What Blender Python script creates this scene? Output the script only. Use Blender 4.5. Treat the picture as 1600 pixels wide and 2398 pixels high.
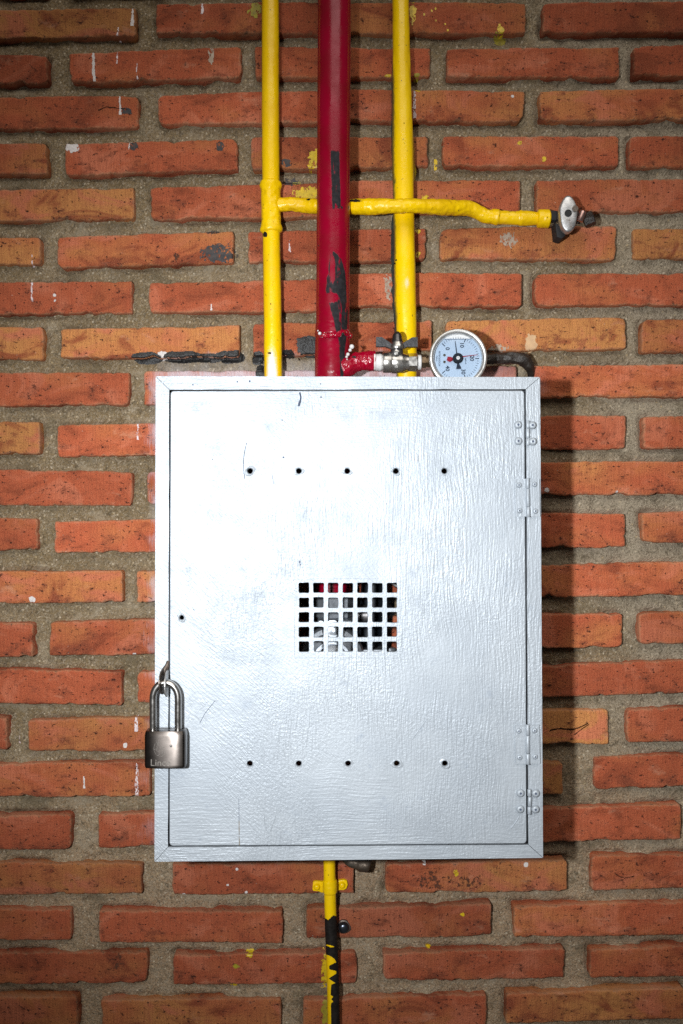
import bpy, bmesh, math, random
import numpy as np
from mathutils import Vector, Matrix, geometry
from mathutils.bvhtree import BVHTree

for o in list(bpy.data.objects):
    bpy.data.objects.remove(o)
SC = bpy.context.scene
COL = SC.collection

# ------------------------------------------------------------------ camera, light, exposure
S = 0.00055          # metres per photo pixel on the wall plane
D = 1.30             # camera to wall distance
ZC = 1.50            # camera height
W, H = 1600, 2398
T_BOX = 0.190        # cabinet front, distance from the wall

cam_d = bpy.data.cameras.new("camera")
cam = bpy.data.objects.new("camera", cam_d)
COL.objects.link(cam)
cam.location = (0, -D, ZC)
cam.rotation_euler = (math.radians(90), 0, 0)
cam_d.sensor_fit = 'VERTICAL'
cam_d.sensor_height = 36
cam_d.lens = 36 * D / (H * S)
cam_d.clip_start = 0.01
cam_d.clip_end = 100
SC.camera = cam

world = bpy.data.worlds.new("World")
SC.world = world
world.use_nodes = True
bg = world.node_tree.nodes["Background"]
bg.inputs[0].default_value = (1.0, 0.96, 0.90, 1)
bg.inputs[1].default_value = 0.07

fl = bpy.data.lights.new("camera_flash", 'SPOT')
fl.energy = 84
fl.color = (0.955, 0.985, 1.0)
fl.shadow_soft_size = 0.022
fl.spot_size = math.radians(66)
fl.spot_blend = 1.0
flash = bpy.data.objects.new("camera_flash", fl)
COL.objects.link(flash)
flash.location = (-0.245, -D + 0.0, ZC + 0.02)
flash.rotation_euler = (Vector((0.0, 0, ZC - 0.05)) - flash.location).to_track_quat('-Z', 'Y').to_euler()

# added unseen fill light, large and soft, behind and above: opens the shadows
al_d = bpy.data.lights.new("added_fill", 'AREA')
al_d.shape = 'RECTANGLE'; al_d.size = 3.2; al_d.size_y = 2.0
al_d.energy = 49; al_d.specular_factor = 0.5; al_d.color = (1.0, 0.94, 0.86)
lamp = bpy.data.objects.new("added_fill", al_d)
COL.objects.link(lamp)
lamp.location = (0.4, -2.5, ZC + 2.3)
lamp.rotation_euler = (Vector((0, 0, ZC)) - lamp.location).to_track_quat('-Z', 'Y').to_euler()

SC.view_settings.view_transform = 'Standard'
SC.view_settings.look = 'None'
SC.view_settings.exposure = 0
SC.view_settings.gamma = 1
SC.render.engine = 'CYCLES'
SC.cycles.use_denoising = False
SC.cycles.max_bounces = 5
SC.cycles.diffuse_bounces = 2
SC.cycles.glossy_bounces = 3
SC.cycles.use_adaptive_sampling = True
SC.cycles.adaptive_threshold = 0.015
SC.cycles.sample_clamp_indirect = 4.0

# ------------------------------------------------------------------ helpers
def K(t): return S * (D - t) / D
def P(px, py, t=0.0):
    k = K(t)
    return Vector(((px - 800) * k, -t, ZC + (1199 - py) * k))
def to_px(V):
    t = -V[:, 1]
    k = S * (D - t) / D
    return 800 + V[:, 0] / k, 1199 - (V[:, 2] - ZC) / k

def _h(ix, iy, seed):
    n = (ix.astype(np.int64) * 374761393 + iy.astype(np.int64) * 668265263 + seed * 1274126177) & 0xffffffff
    n = ((n ^ (n >> 13)) * 1274126177) & 0xffffffff
    n = n ^ (n >> 16)
    return (n & 0xffff) / 65535.0
def vnoise(x, y, seed=0):
    x = np.asarray(x, float); y = np.asarray(y, float)
    x, y = np.broadcast_arrays(x, y)
    ix = np.floor(x); iy = np.floor(y)
    fx = x - ix; fy = y - iy
    fx = fx * fx * (3 - 2 * fx); fy = fy * fy * (3 - 2 * fy)
    ix = ix.astype(np.int64); iy = iy.astype(np.int64)
    a = _h(ix, iy, seed); b = _h(ix + 1, iy, seed); c = _h(ix, iy + 1, seed); d = _h(ix + 1, iy + 1, seed)
    return (a * (1 - fx) + b * fx) * (1 - fy) + (c * (1 - fx) + d * fx) * fy
def fbm(x, y, seed=0, n=3):
    x = np.asarray(x, float); y = np.asarray(y, float)
    s = 0; a = 0.5; t = 0
    for i in range(n):
        s = s + a * vnoise(x, y, seed + i * 17); t += a
        x = x * 2.03; y = y * 2.03; a *= 0.5
    return s / t
def sstep(a, b, x):
    t = np.clip((x - a) / (b - a), 0, 1)
    return t * t * (3 - 2 * t)

def mesh_np(name, V, F, mat=None, parent=None, smooth=True, attrs=None):
    """F: (n,4) or (n,3) int array or list of faces"""
    me = bpy.data.meshes.new(name)
    V = np.asarray(V, float)
    if isinstance(F, np.ndarray):
        k = F.shape[1]
        me.vertices.add(len(V)); me.vertices.foreach_set("co", V.ravel())
        me.loops.add(F.size); me.loops.foreach_set("vertex_index", F.ravel().astype(np.int32))
        me.polygons.add(len(F)); me.polygons.foreach_set("loop_start", np.arange(0, F.size, k, dtype=np.int32))
        me.update(calc_edges=True); me.validate()
    else:
        me.from_pydata([tuple(v) for v in V], [], [tuple(f) for f in F])
        me.update()
    if attrs:
        for an, arr in attrs.items():
            at = me.attributes.new(an, 'FLOAT', 'POINT')
            at.data.foreach_set("value", np.asarray(arr, np.float32))
    if smooth is True:
        me.polygons.foreach_set("use_smooth", [True] * len(me.polygons))
    if mat: me.materials.append(mat)
    return link(name, me, parent)
def link(name, me, parent=None):
    o = bpy.data.objects.new(name, me)
    COL.objects.link(o)
    if parent:
        o.parent = parent
        o.matrix_parent_inverse = parent.matrix_world.inverted()
    return o
def tag(o, label, cat, group=None):
    o["label"] = label; o["category"] = cat
    if group: o["group"] = group
    return o
def thing(name, loc, label, cat, group=None):
    o = bpy.data.objects.new(name, None)
    o.empty_display_size = 0.02
    COL.objects.link(o)
    o.location = loc
    o.matrix_world = Matrix.Translation(loc)
    return tag(o, label, cat, group)
def from_bm(name, bm, mat, parent=None, smooth=False, angle=35):
    bmesh.ops.recalc_face_normals(bm, faces=bm.faces)
    if smooth:
        for f in bm.faces: f.smooth = True
        for e in bm.edges:
            if len(e.link_faces) == 2 and e.calc_face_angle(0) > math.radians(angle): e.smooth = False
    me = bpy.data.meshes.new(name)
    bm.to_mesh(me); bm.free()
    me.materials.append(mat)
    return link(name, me, parent)

def grid_faces(nu, nv, wrap=False):
    """vertices indexed i*nv + j, i along u; wrap in v"""
    i = np.arange(nu - 1)[:, None]; j = np.arange(nv if wrap else nv - 1)[None, :]
    j2 = (j + 1) % nv
    a = i * nv + j; b = (i + 1) * nv + j; c = (i + 1) * nv + j2; d = i * nv + j2
    return np.stack(np.broadcast_arrays(a, b, c, d), -1).reshape(-1, 4)

def catmull(pts, step):
    pts = [np.array(p, float) for p in pts]
    P0 = [2 * pts[0] - pts[1]] + pts + [2 * pts[-1] - pts[-2]]
    out = []
    for k in range(1, len(P0) - 2):
        a, b, c, d = P0[k - 1], P0[k], P0[k + 1], P0[k + 2]
        n = max(2, int(np.linalg.norm((c - b)[:3]) / step))
        for q in range(n):
            u = q / n
            out.append(0.5 * (2 * b + (c - a) * u + (2 * a - 5 * b + 4 * c - d) * u * u + (3 * b - a - 3 * c + d) * u ** 3))
    out.append(pts[-1])
    return np.array(out)

def tube(name, pts, mat, parent=None, n=48, step=0.002, lump=0.0, lscale=200, seed=1, attrs=None, caps=True, linear=False, radf=None):
    """pts: list of (Vector, radius). attrs: dict name -> f(V, ang, s)"""
    p4 = [np.array([*p, r]) for p, r in pts]
    if linear:
        out = []
        for a, b in zip(p4[:-1], p4[1:]):
            m = max(1, int(np.linalg.norm((b - a)[:3]) / step))
            out += [a + (b - a) * q / m for q in range(m)]
        out.append(p4[-1]); C = np.array(out)
    else:
        C = catmull(p4, step)
    c = C[:, :3]; r = C[:, 3].copy()
    tg = np.gradient(c, axis=0); tg /= np.linalg.norm(tg, axis=1)[:, None]
    s = np.concatenate([[0], np.cumsum(np.linalg.norm(np.diff(c, axis=0), axis=1))])
    if radf is not None: r = radf(s, c, r)
    f0 = np.array([0, -1.0, 0])
    fr = f0[None] - tg * (tg @ f0)[:, None]
    ln = np.linalg.norm(fr, axis=1)
    bad = ln < 0.3
    if bad.any():
        f1 = np.array([0, 0, 1.0]); g = f1[None] - tg * (tg @ f1)[:, None]
        fr[bad] = g[bad]; ln = np.linalg.norm(fr, axis=1)
    fr /= ln[:, None]
    sd = np.cross(tg, fr)
    # make side point to +x / consistent
    flip = np.sign(sd[:, 0] + 1e-6 + 0.3 * sd[:, 2]); sd = sd * (flip[0] if flip[0] != 0 else 1)
    ang = np.linspace(-math.pi, math.pi, n, endpoint=False)
    ca = np.cos(ang)[None, :, None]; sa = np.sin(ang)[None, :, None]
    dirs = fr[:, None] * ca + sd[:, None] * sa
    rr = r[:, None] * np.ones((1, n))
    if lump:
        rr = rr + lump * (fbm(s[:, None] * lscale, 10 + 3 * np.cos(ang)[None] + 0 * s[:, None], seed) +
                          fbm(s[:, None] * lscale, 20 + 3 * np.sin(ang)[None] + 0 * s[:, None], seed + 5) - 1.0)
    V = (c[:, None] + dirs * rr[..., None]).reshape(-1, 3)
    F = grid_faces(len(c), n, wrap=True)
    A = {}
    if attrs:
        AA = np.repeat(ang[None], len(c), 0).ravel(); SS = np.repeat(s[:, None], n, 1).ravel()
        for k, f in attrs.items(): A[k] = np.asarray(f(V, AA, SS), float) * np.ones(len(V))
    if caps:
        V = np.vstack([V, c[0], c[-1]])
        i0, i1 = len(V) - 2, len(V) - 1
        fl_ = [tuple(x) for x in F]
        last = (len(c) - 1) * n
        for j in range(n):
            fl_.append((i0, j, (j + 1) % n)); fl_.append((i1, last + (j + 1) % n, last + j))
        for k in A: A[k] = np.append(A[k], [0, 0])
        o = mesh_np(name, V, fl_, mat, parent, True, A)
        if flip[0] > 0: o.data.flip_normals()
        mark_sharp(o.data, 40)
        return o
    o = mesh_np(name, V, F, mat, parent, True, A)
    return o
def mark_sharp(me, deg):
    bm = bmesh.new(); bm.from_mesh(me)
    bmesh.ops.recalc_face_normals(bm, faces=bm.faces)
    for e in bm.edges:
        if len(e.link_faces) == 2 and e.calc_face_angle(0) > math.radians(deg): e.smooth = False
    bm.to_mesh(me); bm.free()

def lathe(name, prof, origin, axis, mat, parent=None, n=40, smooth=True, angle=35, phase=0.0):
    """prof: list of (radius, height along axis)"""
    ax = Vector(axis).normalized()
    ref = Vector((0, 0, 1)) if abs(ax.z) < 0.9 else Vector((1, 0, 0))
    u = ax.cross(ref).normalized(); v = ax.cross(u).normalized()
    bm = bmesh.new(); rings = []
    for r, h in prof:
        c = Vector(origin) + ax * h
        if r < 1e-7:
            rings.append([bm.verts.new(c)])
        else:
            rings.append([bm.verts.new(c + (u * math.cos(phase + 2 * math.pi * k / n) + v * math.sin(phase + 2 * math.pi * k / n)) * r) for k in range(n)])
    for a, b in zip(rings[:-1], rings[1:]):
        for k in range(n):
            k2 = (k + 1) % n
            if len(a) == 1 and len(b) == 1: continue
            if len(a) == 1: bm.faces.new((a[0], b[k], b[k2]))
            elif len(b) == 1: bm.faces.new((a[k], a[k2], b[0]))
            else: bm.faces.new((a[k], a[k2], b[k2], b[k]))
    for rg, flipf in ((rings[0], True), (rings[-1], False)):
        if len(rg) > 1: bm.faces.new(rg[::-1] if flipf else rg)
    return from_bm(name, bm, mat, parent, smooth, angle)

def prism(name, outline, y0, y1, mat, parent=None, bevel=0.0, segs=2, smooth=True, angle=30):
    """outline: list of (x, z) world; extruded from y0 (front, smaller) to y1"""
    bm = bmesh.new()
    a = [bm.verts.new((x, y0, z)) for x, z in outline]
    b = [bm.verts.new((x, y1, z)) for x, z in outline]
    ff = bm.faces.new(a); bm.faces.new(b[::-1])
    n = len(a)
    for k in range(n): bm.faces.new((a[k], b[k], b[(k + 1) % n], a[(k + 1) % n]))
    if bevel:
        bmesh.ops.recalc_face_normals(bm, faces=bm.faces)
        es = [e for e in bm.edges if all(abs(v.co.y - y0) < 1e-9 for v in e.verts)]
        bmesh.ops.bevel(bm, geom=es, offset=bevel, segments=segs, profile=0.5, affect='EDGES')
    return from_bm(name, bm, mat, parent, smooth, angle)
def outline_px(pts, t):
    return [(P(x, y, t).x, P(x, y, t).z) for x, y in pts]
def text_mesh(name, body, loc, size, rotz, mat, parent, depth=0.0002, align='CENTER', bend=None, bold=0.0):
    cu = bpy.data.curves.new(name, 'FONT')
    cu.body = body; cu.size = size; cu.align_x = align; cu.align_y = 'CENTER'; cu.extrude = depth; cu.offset = size * bold
    ob = bpy.data.objects.new(name + "_tmp", cu); COL.objects.link(ob)
    dg = bpy.context.evaluated_depsgraph_get()
    me = bpy.data.meshes.new_from_object(ob.evaluated_get(dg))
    bpy.data.objects.remove(ob)
    M = Matrix.Translation(loc) @ Matrix.Rotation(math.radians(90), 4, 'X') @ Matrix.Rotation(rotz, 4, 'Z')
    me.transform(M)
    if bend:
        for v in me.vertices: v.co.y += bend(v.co.x)
    me.materials.clear(); me.materials.append(mat)
    return link(name, me, parent)

# ------------------------------------------------------------------ material helpers
class N:
    def __init__(s, name):
        s.m = bpy.data.materials.new(name); s.m.use_nodes = True
        s.two = False
        s.t = s.m.node_tree; s.b = s.t.nodes["Principled BSDF"]
    def n(s, typ, **kw):
        nd = s.t.nodes.new(typ)
        for k, v in kw.items(): setattr(nd, k, v)
        return nd
    def set(s, inp, v):
        if hasattr(v, 'is_linked') or isinstance(v, bpy.types.NodeSocket): s.t.links.new(v, inp)
        else: inp.default_value = v
    def pos(s): return s.n('ShaderNodeNewGeometry').outputs['Position']
    def attr(s, nm): return s.n('ShaderNodeAttribute', attribute_name=nm).outputs['Fac']
    def math(s, op, a, b=0.0, c=None, clamp=False):
        nd = s.n('ShaderNodeMath', operation=op, use_clamp=clamp)
        s.set(nd.inputs[0], a); s.set(nd.inputs[1], b)
        if c is not None: s.set(nd.inputs[2], c)
        return nd.outputs[0]
    def mapping(s, v, scale=(1, 1, 1), rot=(0, 0, 0), loc=(0, 0, 0)):
        nd = s.n('ShaderNodeMapping'); s.set(nd.inputs['Vector'], v)
        nd.inputs['Scale'].default_value = scale; nd.inputs['Rotation'].default_value = rot; nd.inputs['Location'].default_value = loc
        return nd.outputs[0]
    def flat2(s, v, ky=0.6):
        x, y, z = sepxyz(s, v)
        cb = s.n('ShaderNodeCombineXYZ'); s.set(cb.inputs[0], s.math('MULTIPLY_ADD', y, ky, x)); s.set(cb.inputs[1], s.math('MULTIPLY_ADD', y, ky * .8, z))
        return cb.outputs[0]
    def noise(s, v, scale, detail=3, rough=0.55, dist=0.0):
        nd = s.n('ShaderNodeTexNoise', noise_dimensions='2D' if s.two else '3D'); s.set(nd.inputs['Vector'], v)
        nd.inputs['Scale'].default_value = scale; nd.inputs['Detail'].default_value = detail
        nd.inputs['Roughness'].default_value = rough; nd.inputs['Distortion'].default_value = dist
        return nd.outputs['Fac']
    def voro(s, v, scale, feature='F1', rnd=1.0):
        nd = s.n('ShaderNodeTexVoronoi', feature=feature, voronoi_dimensions='2D' if s.two else '3D'); s.set(nd.inputs['Vector'], v)
        nd.inputs['Scale'].default_value = scale; nd.inputs['Randomness'].default_value = rnd
        return nd
    def ss(s, v, a, b, lo=0.0, hi=1.0):
        nd = s.n('ShaderNodeMapRange', interpolation_type='SMOOTHSTEP'); s.set(nd.inputs[0], v)
        nd.inputs[1].default_value = a; nd.inputs[2].default_value = b; nd.inputs[3].default_value = lo; nd.inputs[4].default_value = hi
        return nd.outputs[0]
    def mix(s, f, a, b, mode='MIX'):
        nd = s.n('ShaderNodeMix', data_type='RGBA', blend_type=mode)
        s.set(nd.inputs[0], f); s.set(nd.inputs[6], a if not isinstance(a, tuple) else (*a, 1)); s.set(nd.inputs[7], b if not isinstance(b, tuple) else (*b, 1))
        return nd.outputs[2]
    def fmix(s, f, a, b):
        nd = s.n('ShaderNodeMix', data_type='FLOAT')
        s.set(nd.inputs[0], f); s.set(nd.inputs[2], a); s.set(nd.inputs[3], b)
        return nd.outputs[0]
    def bump(s, h, dist, strength=1.0, normal=None):
        nd = s.n('ShaderNodeBump'); s.set(nd.inputs['Height'], h)
        nd.inputs['Distance'].default_value = dist; nd.inputs['Strength'].default_value = strength
        if normal is not None: s.t.links.new(normal, nd.inputs['Normal'])
        return nd.outputs[0]
    def out(s, color=None, rough=None, metal=None, normal=None, spec=None, coat=None):
        b = s.b
        for k, v in (('Base Color', color), ('Roughness', rough), ('Metallic', metal), ('Normal', normal), ('Specular IOR Level', spec), ('Coat Weight', coat)):
            if v is None: continue
            if isinstance(v, tuple) and len(v) == 3: v = (*v, 1)
            s.set(b.inputs[k], v)
        return s.m

def sepxyz(m, v):
    nd = m.n('ShaderNodeSeparateXYZ'); m.set(nd.inputs[0], v); return nd.outputs

BOXC = P(817, 1447, T_BOX)      # centre of cabinet
def overspray(m, pos):
    """silver overspray left on the wall around the cabinet"""
    x, y, z = sepxyz(m, pos)
    dx = m.math('SUBTRACT', m.math('ABSOLUTE', m.math('SUBTRACT', x, 0.004)), 0.232)
    dz = m.math('SUBTRACT', m.math('ABSOLUTE', m.math('SUBTRACT', z, BOXC.z - 0.008)), 0.305)
    dd = m.math('MAXIMUM', dx, dz)
    top = m.ss(z, BOXC.z - 0.35, BOXC.z + 0.15, 0.35, 1.0)
    left = m.ss(x, 0.02, 0.24, 1.0, 0.25)
    p2 = m.flat2(pos); n = m.noise(p2, 28, 2); n2 = m.noise(m.mapping(p2, (500, 60, 1)), 1, 1)
    q = m.math('ADD', m.ss(dd, -0.005, 0.045, 1.0, 0.0), m.math('MULTIPLY', m.math('SUBTRACT', n, 0.5), 1.3))
    q = m.math('ADD', q, m.math('MULTIPLY', m.math('SUBTRACT', n2, 0.5), 0.5))
    gate = m.math('MULTIPLY', m.ss(dd, 0.035, 0.065, 1.0, 0.0), m.ss(dd, -0.03, -0.012))
    return m.math('MULTIPLY', m.math('MULTIPLY', m.math('MULTIPLY', m.ss(q, 0.35, 1.25), gate), top), left)

def mat_brick():
    m = N("fired_clay_brick")
    oi = m.n('ShaderNodeObjectInfo')
    oc = m.n('ShaderNodeTexCoord').outputs['Object']
    rnd = oi.outputs['Random']
    off = m.n('ShaderNodeCombineXYZ')
    m.set(off.inputs[0], m.math('MULTIPLY', rnd, 37.0)); m.set(off.inputs[1], m.math('MULTIPLY', rnd, 91.0)); m.set(off.inputs[2], m.math('MULTIPLY', rnd, 53.0))
    va = m.n('ShaderNodeVectorMath', operation='ADD'); m.set(va.inputs[0], oc); m.set(va.inputs[1], off.outputs[0])
    v = m.flat2(va.outputs[0]); m.two = True
    col = m.n('ShaderNodeSeparateColor'); m.set(col.inputs[0], oi.outputs['Color'])
    tone, bright, red = col.outputs[0], col.outputs[1], col.outputs[2]
    big = m.noise(m.mapping(v, (8, 15, 1)), 1, 2, 0.6)
    tf = m.math('ADD', tone, m.math('MULTIPLY', m.math('SUBTRACT', big, 0.5), 1.4))
    c = m.mix(m.ss(tf, 0.05, 0.95), (0.42, 0.092, 0.039), (0.51, 0.222, 0.068))
    n2 = m.noise(m.mapping(v, (13, 21, 1), loc=(3, 1, 2)), 1, 3, 0.65, 0.5)
    c = m.mix(m.ss(n2, 0.50, 0.68, 0, 0.85), c, (0.54, 0.16, 0.085))
    c = m.mix(m.ss(n2, 0.46, 0.28, 0, 0.85), c, (0.215, 0.043, 0.018))
    # burnt blotches, mostly low on the brick
    bl = m.noise(m.mapping(v, (34, 52, 1), loc=(9, 4, 7)), 1, 4, 0.7)
    vz = sepxyz(m, oc)[2]
    c = m.mix(m.ss(m.math('ADD', bl, m.math('MULTIPLY', vz, -4.0)), 0.54, 0.74, 0, 0.72), c, (0.165, 0.040, 0.021))
    # vertical drag lines, grain
    st = m.noise(m.mapping(v, (560, 34, 1)), 1, 1, 0.6)
    gr = m.noise(v, 850, 2, 0.75)
    c = m.mix(m.ss(st, 0.38, 0.7, 0, 0.30), c, (0.20, 0.045, 0.022))
    c = m.mix(m.ss(gr, 0.50, 0.68, 0, 0.35), c, (0.60, 0.24, 0.115))
    c = m.mix(m.ss(gr, 0.46, 0.28, 0, 0.85), c, (0.15, 0.036, 0.02))
    # pits
    pn = m.noise(m.mapping(v, (1, 1.6, 1)), 150, 3, 0.7)
    pit = m.ss(m.math('ADD', pn, m.math('MULTIPLY', m.math('SUBTRACT', bl, 0.5), 0.34)), 0.635, 0.70)
    c = m.mix(m.math('MULTIPLY', pit, 0.82), c, (0.05, 0.017, 0.012))
    # dusty worn arrises and lime bloom
    eg = m.attr('edge')
    ed = m.math('ADD', eg, m.math('MULTIPLY', m.math('SUBTRACT', pn, 0.5), 1.2))
    ed = m.math('ADD', ed, m.math('MULTIPLY', m.math('SUBTRACT', n2, 0.5), 0.9))
    c = m.mix(m.ss(ed, 0.55, 1.05, 0, 0.50), c, (0.47, 0.25, 0.14))
    bloom = m.noise(m.mapping(v, (16, 30, 1), loc=(1, 8, 3)), 1, 4, 0.72)
    c = m.mix(m.ss(bloom, 0.62, 0.80, 0, 0.50), c, (0.55, 0.27, 0.17))
    sp = m.noise(v, 330, 1, 0.5)
    c = m.mix(m.ss(sp, 0.855, 0.88, 0, 0.8), c, (0.62, 0.50, 0.42))
    br = m.n('ShaderNodeVectorMath', operation='SCALE'); m.set(br.inputs[0], c); m.set(br.inputs['Scale'], m.math('MULTIPLY', bright, 2.0)); c = br.outputs[0]
    ov = overspray(m, m.pos())
    c = m.mix(m.math('MULTIPLY', ov, 0.85), c, (0.62, 0.55, 0.60))
    h = m.math('ADD', m.math('MULTIPLY', m.noise(v, 400, 3, 0.75), 0.8), m.math('MULTIPLY', st, 0.2))
    h = m.math('SUBTRACT', h, m.math('MULTIPLY', m.ss(pn, 0.68, 0.77), 0.9))
    nrm = m.bump(h, 0.0016, 0.95)
    return m.out(c, m.fmix(m.math('MULTIPLY', ov, 0.8), 0.88, 0.45), m.math('MULTIPLY', ov, 0.25), nrm, spec=0.25)

def mat_mortar():
    m = N("sandy_mortar")
    p3 = m.pos()
    x, y, z = sepxyz(m, p3)
    p = m.flat2(p3); m.two = True
    big = m.noise(p, 5, 2, 0.6)
    c = m.mix(m.ss(big, 0.35, 0.65), (0.235, 0.168, 0.088), (0.295, 0.219, 0.130))
    bo = m.math('MULTIPLY', m.math('SUBTRACT', big, 0.5), 0.5)
    c = m.mix(m.ss(m.math('ADD', x, bo), 0.12, 0.40, 0, 0.85), c, (0.39, 0.33, 0.245))  # warm and cool light put into the mortar colour: greyer at right
    c = m.mix(m.ss(m.math('ADD', z, bo), ZC - 0.28, ZC - 0.5, 0, 0.85), c, (0.40, 0.275, 0.172))  # same painted light tint, browner toward the bottom
    vo = m.voro(p, 560)
    hs = m.n('ShaderNodeSeparateColor'); m.set(hs.inputs[0], vo.outputs['Color'])
    c = m.mix(m.ss(hs.outputs[0], 0.0, 1.0, 0.0, 0.6), c, m.mix(hs.outputs[1], (0.10, 0.075, 0.045), (0.50, 0.43, 0.33)))
    g2 = m.noise(p, 700, 2, 0.75)
    c = m.mix(m.ss(g2, 0.52, 0.66, 0, 0.7), c, (0.075, 0.058, 0.036))
    c = m.mix(m.ss(m.noise(p, 120, 3, 0.72), 0.58, 0.70, 0, 0.6), c, (0.075, 0.058, 0.036))
    v2 = m.voro(p, 190); h2 = m.n('ShaderNodeSeparateColor'); m.set(h2.inputs[0], v2.outputs['Color'])
    peb = m.math('MULTIPLY', m.ss(v2.outputs['Distance'], 0.14, 0.30, 1, 0), m.ss(h2.outputs[0], 0.80, 0.84))
    c = m.mix(m.math('MULTIPLY', peb, 0.85), c, m.mix(h2.outputs[1], (0.58, 0.50, 0.38), (0.42, 0.32, 0.18)))
    st = m.noise(m.mapping(p, (14, 22, 1)), 1, 3, 0.7)
    c = m.mix(m.ss(st, 0.54, 0.74, 0, 0.55), c, (0.125, 0.10, 0.062))
    c = m.mix(m.ss(st, 0.44, 0.30, 0, 0.35), c, (0.40, 0.34, 0.25))
    ov = overspray(m, p3)
    c = m.mix(m.math('MULTIPLY', ov, 0.35), c, (0.50, 0.50, 0.53))
    h = m.math('ADD', m.math('MULTIPLY', m.noise(p, 380, 3, 0.8), 1.2), m.math('MULTIPLY', m.noise(p, 95, 2, 0.6), 1.2))
    return m.out(c, 0.95, 0.0, m.bump(h, 0.0020, 0.9), spec=0.15)

def mat_silver():
    m = N("brushed_on_aluminium_paint")
    p3 = m.pos()
    x, y, z = sepxyz(m, p3)
    p = m.flat2(p3, .9); m.two = True
    nz = m.n('ShaderNodeTexNoise', noise_dimensions='2D'); m.set(nz.inputs['Vector'], p); nz.inputs['Scale'].default_value = 10; nz.inputs['Detail'].default_value = 1
    wv = m.n('ShaderNodeVectorMath', operation='SCALE'); m.set(wv.inputs[0], nz.outputs['Color']); wv.inputs['Scale'].default_value = 0.014
    pa = m.n('ShaderNodeVectorMath', operation='ADD'); m.set(pa.inputs[0], p); m.set(pa.inputs[1], wv.outputs[0]); q = pa.outputs[0]
    w = nz.outputs['Fac']
    V = m.noise(m.mapping(q, (470, 34, 1), (0, 0, math.radians(4))), 1, 2, 0.6)
    Hh = m.noise(m.mapping(q, (34, 470, 1), (0, 0, math.radians(3))), 1, 2, 0.6)
    Dg = m.noise(m.mapping(m.mapping(q, (1, 1, 1), (0, 0, math.radians(-48))), (430, 62, 1)), 1, 2, 0.65)
    lump = m.noise(p, 330, 2, 0.65)
    fx = m.math('ADD', x, m.math('MULTIPLY', m.math('SUBTRACT', w, 0.5), 0.6))
    h = m.fmix(m.ss(fx, -0.10, 0.06), Dg, V)
    dz = m.math('ABSOLUTE', m.math('SUBTRACT', z, BOXC.z))
    fz = m.math('ADD', dz, m.math('MULTIPLY', m.math('SUBTRACT', w, 0.5), -0.35))
    h = m.fmix(m.ss(fz, 0.20, 0.25), h, Hh)
    h = m.math('MULTIPLY', m.math('MULTIPLY_ADD', lump, 0.7, h), m.ss(w, 0.35, 0.65, 0.55, 1.15))
    c = m.mix(m.ss(m.noise(p, 9, 2, 0.6), 0.35, 0.7), (0.408, 0.446, 0.488), (0.368, 0.406, 0.450))
    n38 = m.noise(p, 38, 3, 0.7)
    c = m.mix(m.ss(n38, 0.64, 0.84, 0, 0.40), c, (0.20, 0.245, 0.315))
    c = m.mix(m.ss(lump, 0.80, 0.83, 0, 0.8), c, (0.16, 0.18, 0.22))
    r = m.ss(n38, 0.3, 0.7, 0.44, 0.54)
    return m.out(c, r, 0.27, m.bump(h, 0.00078, 0.75), spec=0.35)

def mat_paint(name, base, alt, under, rough=0.3, bumpd=0.0005, specks=True, grime_shade=(0.10, 0.07, 0.0), spc=0.45, soft=(0.47, 0.58), spk=0.70):
    m = N(name)
    p = m.pos()
    c = m.mix(m.ss(m.noise(p, 25, 3, 0.6), 0.35, 0.7), base, alt)
    dirt_shade = m.attr('dirt_shade')  # grime together with edge shading painted into the colour
    dm = m.math('ADD', dirt_shade, m.math('MULTIPLY', m.math('SUBTRACT', m.noise(m.mapping(p, (1, 1, 0.35)), 420, 4, 0.7), 0.5), 0.9))
    c = m.mix(m.ss(dm, 0.45, 0.95, 0, 0.85), c, grime_shade)
    if specks:
        c = m.mix(m.ss(m.noise(p, 260, 3, 0.6), spk, spk + .04, 0, 0.85), c, grime_shade)
    sp = m.attr('spray_glint')
    spn = m.math('ADD', sp, m.math('MULTIPLY', m.math('SUBTRACT', m.noise(p, 500, 2), 0.5), 0.5))
    c = m.mix(m.math('MULTIPLY', m.ss(spn, 0.2, 0.9), m.ss(sp, 0.0, 0.08)), c, (0.78, 0.78, 0.76))
    ch = m.attr('chip')
    cm = m.ss(m.math('ADD', ch, m.math('MULTIPLY', m.math('SUBTRACT', m.noise(m.mapping(p, (1, 1, .45)), 360, 4, 0.7), 0.5), 0.85)), *soft)
    uc = m.mix(m.ss(m.noise(p, 160, 4, 0.7), 0.4, 0.65), under, tuple(min(1, u * 1.7 + 0.003) for u in under))
    c = m.mix(cm, c, uc)
    h = m.math('ADD', m.math('MULTIPLY', m.noise(p, 110, 3, 0.6), 1.0), m.math('MULTIPLY', m.noise(p, 420, 2, 0.6), 0.35))
    h = m.math('SUBTRACT', h, m.math('MULTIPLY', cm, 0.6))
    r = m.fmix(cm, m.ss(m.noise(p, 50, 3), 0.3, 0.7, rough - 0.06, rough + 0.12), 0.6)
    return m.out(c, r, 0.0, m.bump(h, bumpd, 0.9), spec=m.fmix(cm, spc, 0.15))

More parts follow.
